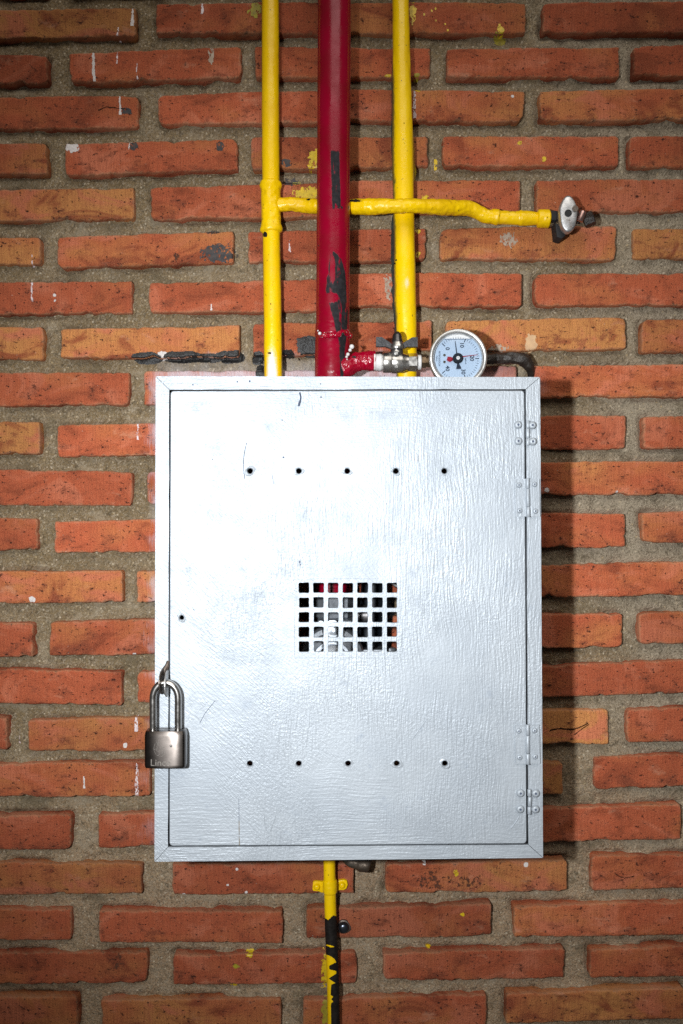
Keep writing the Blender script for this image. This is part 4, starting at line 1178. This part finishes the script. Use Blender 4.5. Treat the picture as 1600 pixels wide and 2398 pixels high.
# oval knob: elliptical dish
def knob():
    tk = .046
    c = P(1332, 500, tk); k_ = K(tk); n = 44
    bm = bmesh.new(); rings = []
    for sx, h in [(.74, .018), (.90, .0165), (.985, .011), (1.0, .006), (.985, .0022), (.93, .0006), (.86, 0.0), (.5, -.0003), (.36, -.0002)]:
        rings.append([bm.verts.new((c.x + 21.5 * k_ * (sx if sx > .5 else sx) * math.cos(2 * math.pi * q / n) * (1 + .03 * math.sin(5 * 2 * math.pi * q / n)), c.y + h, c.z + 44 * k_ * (sx if sx > .6 else sx * .7) * math.copysign(abs(math.sin(2 * math.pi * q / n)) ** 1.05, math.sin(2 * math.pi * q / n)))) for q in range(n)])
    for a, b in zip(rings[:-1], rings[1:]):
        for k in range(n): bm.faces.new((a[k], a[(k + 1) % n], b[(k + 1) % n], b[k]))
    bm.faces.new(rings[-1]); bm.faces.new(rings[0][::-1])
    from_bm("knob", bm, M_KNOB, tap, True, 50)
    lathe("knob_screw", [(8.4 * k_, -.0005), (8.2 * k_, .0008), (7.4 * k_, .0010), (6.8 * k_, .0003), (0, .0003)], P(1331, 499, tk + .0006), (0, -1, 0), M_DARK, tap, 22)
knob()
prism("nozzle", outline_px([(1300, 520), (1328, 535), (1325, 552), (1316, 559), (1304, 555)], .030), -.030, -.006, M_DARK, tap, bevel=.002)
pA, pB = P(1357, 519, .032), P(1366, 494, .034)
lathe("cap_tube", [(6.5 * kb, 0), (8.2 * kb, .0006), (8.2 * kb, .0125), (7.2 * kb, .0135), (0, .0136)], pA, pB - pA, mat_metal("shiny_copper_red_tube", (.62, .40, .36), .25, .95, .03, (.35, .05, .02)), tap, 20)
lathe("hex_plug", [(12 * kb, 0), (17.5 * kb, .001), (17.5 * kb, .013), (14 * kb, .0145), (0, .0145)], P(1366, 519, .020), P(1392, 508, .024) - P(1366, 519, .020), M_CHAR, tap, 7, True, 25)
tube("wire_clip", [(P(1334, 536, .045), .0004), (P(1342, 533, .046), .0004), (P(1352, 524, .044), .0004), (P(1358, 514, .040), .0004)], M_DSTEEL, tap, 6, .002)

# red standpipe
TR = .054
kR = K(TR)
rp = thing("red_pipe", tuple(P(775, 900, TR)), "wide crimson fire pipe with black scraped patches running into the cabinet top", "pipe")
def red_chip(V, ang, s):
    x, y = pxs(V); front = np.cos(ang) > -.1
    def streak(x0, x1, y0, y1, sk=0.0, soft=5, amp=1.0):
        cx_ = (x0 + x1) / 2 + sk * (y - (y0 + y1) / 2); hw = (x1 - x0) / 2
        e = np.minimum(hw - np.abs(x - cx_), np.minimum(y - y0, y1 - y) * .5)
        return amp * np.clip(.5 + e / soft, 0, 1)
    n1 = fbm(x * .22, y * .028, 5, 4); n2 = fbm(x * .05, y * .05, 8, 3)
    a = streak(776, 797, 352, 492, .03) * np.clip(.30 + 1.15 * n1, 0, 1.0)
    a = np.where((y > 470), a * (n1 > .42), a)
    b = 0
    hw = np.interp(y, [585, 605, 640, 680, 720, 750, 775, 800, 860, 885], [1, 14, 22, 25, 22, 17, 13, 9, 7, 6])
    cx_ = np.interp(y, [585, 605, 640, 680, 720, 750, 775, 800, 860, 885], [778, 786, 788, 787, 794, 798, 800, 802, 801, 803])
    b = np.clip(.5 + (hw - np.abs(x - cx_)) / 6, 0, 1) * (y > 583) * np.clip(.12 + 1.45 * n1, 0, 1)
    tongue = np.clip(1.2 - np.hypot((x - 779) / 6, (y - 628) / 34), 0, 1); b = b * (1 - np.clip(tongue * 2.2, 0, 1) * .8)
    tongue = np.clip(1.2 - np.hypot((x - 777) / 16, (y - 697) / 11), 0, 1); b = b * (1 - np.clip(tongue * 2.2, 0, 1))
    c_ = np.clip(1.2 - np.hypot((x - 801) / 3, (y - 486) / 6), 0, 1)
    d_ = np.clip(1.2 - np.hypot((x - 816) / 3, (y - 486) / 10), 0, 1) * .8
    e_ = np.clip(1.15 - np.hypot((x - 746) / 4, (y - 575) / 8), 0, 1) * .6
    return np.maximum.reduce([a, b, c_, d_, e_]) * front
def red_dirt_shade(V, a, s): return .1 + .25 * np.clip((np.abs(a) - 1.0) / .5, 0, 1)  # light grime, with the round pipe's edge shading painted in
zero = lambda V, a, s: 0 * a
tube("pipe", [(P(781, -260, TR), 38.5 * kR), (P(783, 0, TR), 38.6 * kR), (P(781.5, 350, TR), 38.8 * kR), (P(780, 700, TR), 39.3 * kR), (P(779.5, 775, TR), 39.4 * kR)], M_RED, rp, 84, .0012, lump=.0001, lscale=40, attrs={"chip": red_chip, "dirt_shade": red_dirt_shade, "spray_glint": zero})
def sleeve_r(s, c, r):
    _, y = to_px(c)
    return kR * np.interp(y, [757, 760, 768, 776, 783, 788, 792, 900, 1380], [38.9, 40.0, 40.2, 41.2, 42.6, 41.2, 40.6, 41.5, 41.5]) + kR * .9 * (fbm(y * .12, 4, 3) - .5) * (y < 800)
def sleeve_glint(V, ang, s):
    x, y = pxs(V)
    sp = (fbm(x * .35, y * .35, 31, 2) > .70) * sstep(830, 885, y) * np.clip(1 - np.abs(x - 778) / 18, 0, 1) * .9  # highlight painted as white speckle near the sleeve foot
    w = (np.hypot((x - 815) / 6, (y - 835) / 9) < 1) * 0.0
    return np.maximum(sp, w)
tube("sleeve", [(P(779.5, 757, TR), 40 * kR), (P(779, 820, TR), 41 * kR), (P(778.5, 900, TR), 41 * kR), (P(779, 1380, TR), 41 * kR)], M_RED, rp, 84, .0012, lump=.0006, lscale=120, seed=7, linear=True, radf=sleeve_r, attrs={"chip": red_chip, "dirt_shade": red_dirt_shade, "spray_glint": sleeve_glint})
# lumpy weld ring and side outlet
tube("weld_bead", [(P(741.5, 777, TR + .004), .0012), (P(752, 783, TR + .0185), .0030), (P(770, 786, TR + .0225), .0034), (P(790, 783, TR + .022), .0032), (P(806, 778, TR + .0155), .0036), (P(818, 786, TR + .004), .0040)], M_REDL, rp, 20, .001, lump=.0022, lscale=260, seed=3, attrs={"chip": chips([(803, 784, 5, 10, .9)]), "dirt_shade": zero, "spray_glint": lambda V, a, s: .9 * (fbm(s * 900, a, 6, 2) > .72)})
TV = .060
kv = K(TV)
tube("side_outlet", [(P(800, 862, TV), 24 * kv), (P(815, 856, TV), 26 * kv), (P(828, 850, TV), 23 * kv), (P(842, 847, TV), 21.5 * kv), (P(858, 845, TV), 21.8 * kv), (P(874, 845, TV), 22.6 * kv), (P(879, 845, TV), 21.8 * kv), (P(880, 845, TV), 17 * kv)], M_REDL, rp, 44, .001, lump=.0026, lscale=190, seed=11,
     attrs={"chip": chips([(830, 836, 10, 5, .7), (858, 838, 4, 4, .7)]), "dirt_shade": lambda V, a, s: .15 + 0 * a, "spray_glint": lambda V, a, s: 1.0 * (np.abs(pxs(V)[0] - 877.5) < 2.2) * (np.sin(a + .4) > -.3)})
for (x, y, r, tt) in [(824, 812, 5.5, .078), (820, 820, 4, .080), (815, 830, 4.2, .082), (812, 836, 3.2, .083), (813, 842, 2, .083), (749, 781, 4, .082), (745, 775, 2.2, .079)]:
    c = P(x, y, tt)
    lathe("spray_lump", [(r * kv * .8, 0), (r * kv, .0012), (r * kv * .6, .0026), (0, .0031)], c, (0, -1, 0), M_TAPE, rp, 9)
# right yellow pipe
ry = thing("gas_pipe", tuple(P(950, 880, .02)), "thicker yellow gas pipe right of the red pipe with dark peeling left edge", "pipe")
TY = .0225
ky = K(TY)
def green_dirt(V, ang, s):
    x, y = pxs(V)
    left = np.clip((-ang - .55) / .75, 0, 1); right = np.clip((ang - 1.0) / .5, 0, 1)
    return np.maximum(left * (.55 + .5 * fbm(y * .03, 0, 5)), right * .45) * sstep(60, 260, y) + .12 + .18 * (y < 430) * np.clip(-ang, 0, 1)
def ry_r(s, c, r):
    _, y = to_px(c)
    return r
tube("pipe", [(P(937, -260, TY), 19.2 * ky), (P(938.5, 0, TY), 19.4 * ky), (P(941, 180, TY), 21.5 * ky), (P(943, 350, TY), 25.0 * ky), (P(945, 470, TY), 24 * ky), (P(947, 560, TY), 24.5 * ky), (P(949, 700, TY), 25.5 * ky), (P(952, 790, TY), 24 * ky), (P(953, 1090, TY), 24 * ky)], M_YELG, ry, 64, .0015, lump=.0006, lscale=50, seed=21,
     attrs={"chip": chips([(947, 288, 2, 4, .9), (928, 609, 3, 4, .95), (925, 617, 4, 3, .95), (966, 739, 1.6, 4, .9)]), "dirt_shade": green_dirt, "spray_glint": lambda V, a, s: .55 * np.clip(1.2 - np.hypot((pxs(V)[0] - 953) / 9, (pxs(V)[1] - 662) / 22), 0, 1)})
# ragged skirt of old dark paint along the left and right sides
def skirt(side, y0, y1, wmax, seed, mat):
    ys = np.linspace(y0, y1, int((y1 - y0) / 2.2)); V = []; F = []
    for k, y in enumerate(ys):
        cx_ = np.interp(y, [0, 180, 350, 470, 560, 700, 790], [938.5, 941, 943, 945, 947, 949, 952]); r = np.interp(y, [0, 180, 350, 470, 560, 700, 790], [19.4, 21.5, 25, 24, 24.5, 25.5, 24])
        env = math.sin(math.pi * min(1, max(0, (y - y0) / (y1 - y0)))) ** .35
        w = env * wmax * (.25 + 1.1 * float(fbm(y * .06, 3, seed, 4)))
        p0 = P(cx_ + side * (r - 3.5), y, TY + .002); p1 = P(cx_ + side * (r + w), y, .010); p2 = P(cx_ + side * (r + w * .8), y, .004)
        V += [p0, p1, p2, P(cx_ + side * (r - 5), y, .006)]
        if k:
            a = 4 * (k - 1); b = 4 * k
            for q in range(4): F.append((a + q, b + q, b + (q + 1) % 4, a + (q + 1) % 4))
    mesh_np("peeling_paint", V, F, mat, ry, False)
M_GRN = mat_plain("old_dark_green_paint", (0.045, 0.075, 0.07), .55, 0, .6, 200, .0012)
M_YOLD = mat_plain("stained_yellow_flap", (0.48, 0.36, 0.01), .45, 0, .5, 200, .001)
skirt(-1, 500, 790, 8.0, 5, M_GRN); skirt(-1, 150, 380, 2.2, 8, M_GRN); skirt(1, 300, 420, 3.2, 12, M_YOLD); skirt(1, 383, 428, 7.0, 15, M_YOLD)

# ball valve
bv = thing("ball_valve", tuple(P(935, 872, TV)), "nickel ball valve with black wing handle between red pipe and gauge", "valve")
ax = Vector((1, 0, 0))
def onaxis(px): return P(px, 848.5, TV)
def seg(name, prof, mat, n=40, angle=30, phase=0):
    o0 = onaxis(prof[0][0]); return lathe(name, [(r * kv, (onaxis(x) - o0).x) for x, r in prof], o0, ax, mat, bv, n, True, angle, phase)
seg("thread_tape", [(879, 17), (881, 20), (886, 19.4), (889, 20.5), (893, 19.8), (896, 17)], M_TAPE, 20)
seg("hex_end", [(886, 14), (887, 17.5), (896, 18.5), (899, 18.5)], M_DSTEEL, 6, 20, math.pi / 6)
seg("valve_body", [(896, 20), (897.5, 23.6), (899, 24.4), (916, 24.4), (917, 23.8), (918, 24.3), (938, 24.3), (944, 22.5), (949, 20.2), (953, 19.2), (957, 18.8)], M_STEEL, 56, 35)
seg("hex_end", [(955.5, 18.5), (957, 21.2), (976, 21.2), (978, 19)], M_STEEL, 6, 20, math.pi / 6)
seg("thread_tape", [(978.5, 15), (979, 17.4), (985.5, 17.2), (987, 15)], M_TAPE, 32)
seg("brass_stem", [(987, 13.5), (988, 14.5), (997, 14.5), (998, 11), (1001, 11), (1002, 13), (1008, 13)], M_BRASS, 6, 20, .2)
lathe("handle_stem", [(14.6 * kv, 0), (15.0 * kv, .001), (15 * kv, .006), (13.5 * kv, .0085), (15.5 * kv, .010)], P(929.5, 834, TV + .004), P(929.5, 800, TV + .004) - P(929.5, 834, TV + .004), M_DSTEEL, bv, 32)
TH = .072
def wing(pts):
    prism("handle_wing", outline_px(pts, TH), -TH, -TH + .0085, M_WING, bv, bevel=.0011, segs=2)
wing([(881, 789), (894.5, 789), (912, 801), (918, 806), (916, 816), (904, 811), (881, 811)])
wing([(978.5, 789.5), (965, 790), (948, 801), (941, 806), (943, 816), (955, 811.5), (978.5, 812)])
lathe("handle_collar", [(14 * kv, 0), (19.2 * kv, .0012), (20 * kv, .0034), (17.6 * kv, .0062), (15.6 * kv, .0088), (14.5 * kv, .009)], P(930.5, 819, TH - .006), P(930.5, 790, TH - .006) - P(930.5, 819, TH - .006), M_STEEL, bv, 40)
lathe("dome_nut", [(13.5 * kv, 0), (14 * kv, .004), (12.8 * kv, .006), (11.5 * kv, .008), (11.2 * kv, .0105), (9 * kv, .0138), (5 * kv, .0162), (0, .017)], P(930.3, 808, TH - .006), P(930.3, 778, TH - .006) - P(930.3, 808, TH - .006), mat_metal('dark_dome', (.13, .125, .125), .30, .9), bv, 36)
lathe("stem_screw", [(6 * kv, 0), (6 * kv, .0010), (4 * kv, .0014), (3.4 * kv, .0006), (0, .0006)], P(929, 826, TV + .0125), (0, -1, 0), M_STEEL, bv, 20)
text_mesh("cast_lettering", "15", (P(928, 858, TV + .0135).x, -(TV + .0112), P(928, 858, TV + .0135).z), 8 * kv, 0, M_CHROME, bv, .0004)
# pressure gauge
TG = .082
kg = K(TG)
gc_ = P(1073.2, 838, TG)
pg = thing("pressure_gauge", tuple(P(1073, 905, TG)), "round steel pressure gauge with blue white dial and red pointer", "gauge")
lathe("case", [(50 * kg, -.026), (62 * kg, -.024), (64 * kg, -.022), (64 * kg, -.0085), (60 * kg, -.0085)], gc_, (0, -1, 0), M_DSTEEL, pg, 72)
lathe("bezel", [(63 * kg, -.006), (66.5 * kg, -.0045), (68.2 * kg, -.0015), (67.8 * kg, .0012), (66 * kg, .0026), (62 * kg, .0028), (57.5 * kg, .0010), (56.4 * kg, -.0005), (56.0 * kg, -.006), (63 * kg, -.006)], gc_, (0, -1, 0), M_CHROME, pg, 96, True, 60)
DY = gc_.y + .0058
dc = Vector((gc_.x, DY, gc_.z))
lathe("dial", [(0, 0), (56.2 * kg, 0), (56.2 * kg, -.001), (0, -.001)], dc, (0, -1, 0), M_DIAL, pg, 72)
def polar(a, r): return Vector((dc.x + r * kg * math.cos(math.radians(a)), DY - .0003, dc.z + r * kg * math.sin(math.radians(a))))
bm = bmesh.new()
for k in range(41):
    a = 136 - 272 * k / 40
    big_ = k % 10 == 0
    r0, r1, w = (41.5, 50.5, 1.5) if big_ else (45.5, 51, .62)
    d = Vector((math.cos(math.radians(a)), 0, math.sin(math.radians(a)))); n_ = Vector((-d.z, 0, d.x)) * w * kg * .5 * 1.3
    q = [polar(a, r0) + n_, polar(a, r1) + n_, polar(a, r1) - n_, polar(a, r0) - n_]
    bm.faces.new([bm.verts.new(v) for v in q])
o_ = from_bm("tick_marks", bm, M_INK, pg); o_["kind"] = "stuff"
for txt, a in (("0", 136), ("10", 73), ("20", 1), ("30", -67), ("40", -136)):
    text_mesh("numeral", txt, tuple(polar(a, 33.5)), 13 * kg, -math.pi / 2, M_INK, pg, .0001, bold=.018)
text_mesh("dial_lettering", "PETROLEOCIA", tuple(dc + Vector((-43 * kg, -.0003, -.3 * kg))), 5.6 * kg, -math.pi / 2, M_INK, pg, .0001)
text_mesh("dial_lettering", "Made in", tuple(dc + Vector((-49 * kg, -.0003, 0))), 4.2 * kg, -math.pi / 2, M_INK, pg, .0001)
text_mesh("dial_lettering", "kgf/cm2", tuple(dc + Vector((19 * kg, -.0003, -6 * kg))), 4.4 * kg, -math.pi / 2, M_INK, pg, .0001)
for y in (8, -8): lathe("dial_screw", [(3.2 * kg, 0), (3.0 * kg, .0005), (0, .0006)], dc + Vector((-31 * kg, 0, y * kg)), (0, -1, 0), M_BRASS, pg, 14)
def flat(name, pts, y, mat, th=.0006):
    return prism(name, [(dc.x + x * kg, dc.z + z * kg) for x, z in pts], y, y + th, mat, pg, smooth=False)
hub = dc + Vector((0, 0, 0))
flat("red_pointer", [(-26, -5), (-24, 4), (-17, 3.5), (-10, .5), (10, 2.6), (47, 8.0), (47, 9.0), (10, 5.0), (-10, 3), (-13, -5.5), (-19, -9)], DY - .0024, M_NEEDLE)
flat("black_pointer", [(-6.8, 41), (-5.8, 41.4), (-1, 10), (3, 0), (2.6, -12), (8, -22), (8, -24.5), (-3.5, -25), (-3.2, -22), (-1.4, -12), (-3.4, 0), (-3.2, 10)], DY - .0014, M_INK)
lathe("pointer_hub", [(12.2 * kg, 0), (12.2 * kg, .0030), (10.4 * kg, .0034), (10.4 * kg, .0052), (9.2 * kg, .0058), (4.8 * kg, .0058), (4.6 * kg, .0050), (0, .0050)], hub, (0, -1, 0), M_DARK, pg, 40, True, 30)
lathe("hub_pin", [(4.4 * kg, .0045), (4.4 * kg, .0060), (3.6 * kg, .0063), (1.5 * kg, .0062), (1.4 * kg, .0055), (0, .0055)], hub, (0, -1, 0), M_TAPE, pg, 24)
# glycerine fill below the level line, air bubble above
ylev = 45.0
al = math.asin(ylev / 55.8)
arc = [(55.8 * math.cos(a), 55.8 * math.sin(a)) for a in np.linspace(math.pi - al, 2 * math.pi + al, 60)]
flat("liquid_fill", arc, DY - .0036 - .0026, M_LIQ, .0003)
flat("liquid_line", [(-33, 44.4), (-30, 43.2), (29, 44.6), (33, 46.5), (33, 45.4), (29, 43.6), (-30, 42.2), (-34, 43.6)], DY - .0067, M_SCR, .0003)
lathe("window", [(0, .0006), (30 * kg, .0005), (56.2 * kg, 0)], Vector((gc_.x, DY - .0072, gc_.z)), (0, -1, 0), M_GLASS, pg, 64)

# charred conduit behind the gauge
hs = thing("conduit_stub", tuple(P(1243, 870, .012)), "charred black conduit bending down into the wall behind the gauge", "conduit")
kh = K(.012)
tube("conduit", [(P(1096, 842, .012), 12.5 * kh), (P(1150, 840, .013), 13 * kh), (P(1195, 838, .014), 13.5 * kh), (P(1222, 841, .014), 14.5 * kh), (P(1236, 852, .011), 13 * kh), (P(1243, 868, .006), 10 * kh), (P(1244, 884, 0), 5 * kh)], M_CHAR, hs, 32, .0015, lump=.0028, lscale=110, seed=23)
tube("conduit_end", [(P(1040, 838, .012), 13.5 * kh), (P(1098, 842, .012), 14 * kh)], M_CHAR, hs, 28, .0015, lump=.001)

# lower pipe with clamp
TLW = .0155
kl = K(TLW)
lp = thing("gas_pipe", tuple(P(780, 2460, TLW)), "narrow pipe under the cabinet, yellow above and flaking to black below", "pipe")
def low_chip(V, ang, s):
    x, y = pxs(V)
    bnd = np.interp(y, [2150, 2232, 2236, 2240, 2246, 2254, 2258, 2262, 2270, 2274, 2280, 2290, 2292, 2296, 2302, 2306, 2330, 2334, 2340, 2346, 2349, 2356, 2420, 2600],
                       [700, 700, 766, 776, 784, 788, 778, 771, 771, 788, 788, 772, 770, 776, 786, 776, 774, 781, 776, 781, 776, 775, 776, 776])
    blk = np.clip(.5 + (x - bnd) / 3.0, 0, 1)
    edge = 2149 + 5 * np.sin((x - 760) * .2) + 3 * (fbm(x * .2, 0, 4) - .5)
    blk = np.where(y < edge, 0, blk)
    blk = np.maximum(blk, (y > edge) * (y < 2234) * 1.0)
    fleck = np.clip(1.4 - np.hypot((x - 773.5 ) / 8.5, (y - 2215.5 - (x - 773) * .25) / 2.0), 0, 1)
    blk = blk * (1 - (fleck > .3))
    blk = np.maximum(blk, .9 * np.clip(1.2 - np.hypot((x - 769.5) / 1.6, (y - 2049) / 2.6), 0, 1))
    return blk * 1.2 - .1
tube("pipe", [(P(770.5, 1800, TLW), 13.9 * kl), (P(771.5, 2010, TLW), 13.9 * kl), (P(774.5, 2150, TLW), 14.0 * kl), (P(778.5, 2255, TLW), 14.1 * kl), (P(782, 2398, TLW), 14.4 * kl), (P(786, 2660, TLW), 14.5 * kl)], M_YEL, lp, 64, .0010, lump=.0002, lscale=60, seed=31, attrs={"chip": low_chip, "dirt_shade": lambda V, a, s: .12 + 0 * a, "spray_glint": zero})
cl = bpy.data.objects.new("pipe_clamp", None); COL.objects.link(cl); cl.location = P(773, 2077, .01); cl.parent = lp; cl.matrix_parent_inverse = lp.matrix_world.inverted()
bpy.context.view_layer.update()
zat = {"chip": zero, "dirt_shade": lambda V, a, s: .25 + 0 * a, "spray_glint": zero}
tube("saddle", [(P(772.5, 2060, TLW), 15.0 * kl), (P(772.6, 2062, TLW), 16.6 * kl), (P(773, 2077, TLW), 17.0 * kl), (P(773.4, 2089, TLW), 16.6 * kl), (P(773.5, 2092, TLW), 14.8 * kl)], M_YEL, cl, 44, .0008, lump=.0008, lscale=180, seed=5, linear=True, attrs=zat)
for pts, sx_, sy_ in (([(733, 2066), (738, 2063.5), (758, 2065), (759, 2091), (752, 2091), (747, 2088), (734, 2087), (731.5, 2083)], 742.5, 2077), ([(788, 2063), (806, 2060), (813, 2063), (815, 2072), (812, 2081), (806, 2085), (796, 2085), (788, 2090)], 801.5, 2073)):
    prism("ear", outline_px(pts, .0045), -.0045, .004, M_YEL, cl, bevel=.0011, segs=3)
    R0 = 7.2 * kl
    lathe("screw", [(R0 * 1.15, -.0005), (R0, .0012), (R0 * .8, .0028), (R0 * .5, .0034), (R0 * .28, .0034), (R0 * .2, .0026), (0, .0026)], P(sx_, sy_, .0045), (0, -1, 0), M_YEL, cl, 26, True, 50)
# stub under the cabinet, anchor bolt
cs = thing("conduit_stub", tuple(P(850, 2040, .015)), "corroded brown pipe stub peeping out under the cabinet bottom edge", "pipe")
tube("stub", [(P(800, 1990, .02), 9 * kl), (P(815, 2016, .018), 10 * kl), (P(832, 2022, .018), 12 * kl), (P(846, 2024, .018), 17 * kl), (P(862, 2026, .018), 17 * kl), (P(866, 2027, .018), 13 * kl)], mat_metal("verdigris_pipe", (.10, .075, .055), .5, .6, .06, (.035, .055, .05), bumpd=.0008), cs, 28, .0012, lump=.0012, lscale=120, seed=3)
ab = thing("anchor_bolt", tuple(P(805, 2185, .004)), "dark steel bolt head in the brick beside the black part of the lower pipe", "bolt")
lathe("bolt_head", [(13.6 * S, -.004), (13.6 * S, .002), (12 * S, .0045), (8.5 * S, .0062), (4 * S, .0068), (0, .0069)], P(804.5, 2171, 0), (0, -1, 0), mat_metal("blued_steel", (.085, .095, .115), .30, .9, .02), ab, 30)
prism("washer", outline_px([(804.5 + 17 * math.cos(q) * (1 + .12 * math.sin(3 * q)), 2171 + 16 * math.sin(q)) for q in [2 * math.pi * i / 18 for i in range(18)]], .0015), -.0015, .004, M_RUST, ab, bevel=.0005)

# ------------------------------------------------------------------ fittings inside the cabinet, seen through the grid
M_GREYM = mat_metal("grey_cast_fitting", (.40, .43, .47), .33, .75, .03)
rg = thing("gas_regulator", tuple(P(780, 1600, .09)), "grey metal gas regulator inside the cabinet seen through the vent grid", "regulator")
ti = .085; ki = K(ti)
tube("union_ring", [(P(779, 1360, TR + .002), 43.5 * kR), (P(779, 1366, TR + .002), 43.5 * kR), (P(779, 1368, TR + .002), 41.5 * kR), (P(779, 1374, TR + .002), 41.5 * kR), (P(779, 1375, TR + .002), 43.5 * kR), (P(779, 1384, TR + .002), 43.5 * kR), (P(779, 1386, TR + .002), 41 * kR), (P(779, 1396, TR + .002), 41 * kR)], M_RED, rg, 40, .002, linear=True, attrs={"chip": zero, "dirt_shade": zero, "spray_glint": zero})
def blk(name, x0, x1, y0, y1, t0, t1, mat, bev=.003):
    prism(name, outline_px([(x0, y0), (x1, y0), (x1, y1), (x0, y1)], t1), -t1, -t0, mat, rg, bevel=bev, segs=3)
lathe("hex_union", [(40 * ki, 0), (46 * ki, .002), (46 * ki, .026), (40 * ki, .028)], P(783, 1392, ti), (0, 0, -1), M_GREYM, rg, 6, True, 20, .3)
lathe("upper_body", [(38 * ki, 0), (40 * ki, .002), (40 * ki, .040)], P(783, 1436, ti - .01), (0, 0, -1), M_GREYM, rg, 40)
blk("body_block", 744, 826, 1452, 1466, .05, .118, M_GREYM)
lathe("small_cap", [(25 * ki, -.02), (25 * ki, .0), (22 * ki, .002), (17 * ki, .0022), (16.5 * ki, .0), (12 * ki, .0), (12 * ki, .003), (5 * ki, .0034), (4.6 * ki, .001), (0, .001)], P(780, 1475, .120), (0, -1, 0), M_GREYM, rg, 40, True, 30)
lathe("diaphragm_dome", [(74 * ki, -.05), (74 * ki, -.012), (70 * ki, -.008), (60 * ki, -.006), (58 * ki, .0), (44 * ki, .004), (42 * ki, .001), (36 * ki, .001), (34 * ki, .006), (20 * ki, .010), (0, .011)], P(778, 1545, .118), (0, -1, 0), M_GREYM, rg, 64, True, 30)
lathe("side_pipe", [(19 * ki, 0), (19 * ki, .010), (25 * ki, .011), (25 * ki, .022), (15 * ki, .023)], P(822, 1440, .07), (1, 0, 0), M_DSTEEL, rg, 30)
blk("inlet_block", 836, 898, 1522, 1590, .04, .105, M_GREYM)
lathe("test_point", [(9 * ki, 0), (9 * ki, .012), (14 * ki, .012), (14 * ki, .022), (6 * ki, .023)], P(914, 1560, .09), (0, 0, 1), M_GREYM, rg, 24)
tube("added_dark_tube", [(P(874, 1330, .050), 27 * ki), (P(872, 1420, .055), 29 * ki), (P(868, 1500, .060), 29 * ki), (P(866, 1640, .060), 29 * ki)], mat_plain("vent_shade_black", (.012, .016, .022), .5, 0, .3), rg, 28, .004)  # added black tube, stands in for the unlit dark behind the grid
dg = thing("small_dial", tuple(P(932, 1362, .10)), "small round dial rim inside the cabinet behind the top right vent hole", "gauge")
lathe("rim", [(18 * ki, -.012), (20 * ki, .0), (18 * ki, .002), (15 * ki, .0016), (14.5 * ki, -.001), (0, -.001)], P(934, 1356, .10), (0, -1, 0), M_CHROME, dg, 40, True, 30)
lathe("dial_face", [(0, 0), (14.3 * ki, 0), (14.3 * ki, -.0004), (0, -.0004)], P(934, 1356, .1002), (0, -1, 0), M_DARK, dg, 40)
tube("dial_stem", [(P(934, 1358, .098), .0035), (P(938, 1362, .06), .0035), (P(930, 1372, .0), .0035)], M_BRASS, dg, 12, .004)
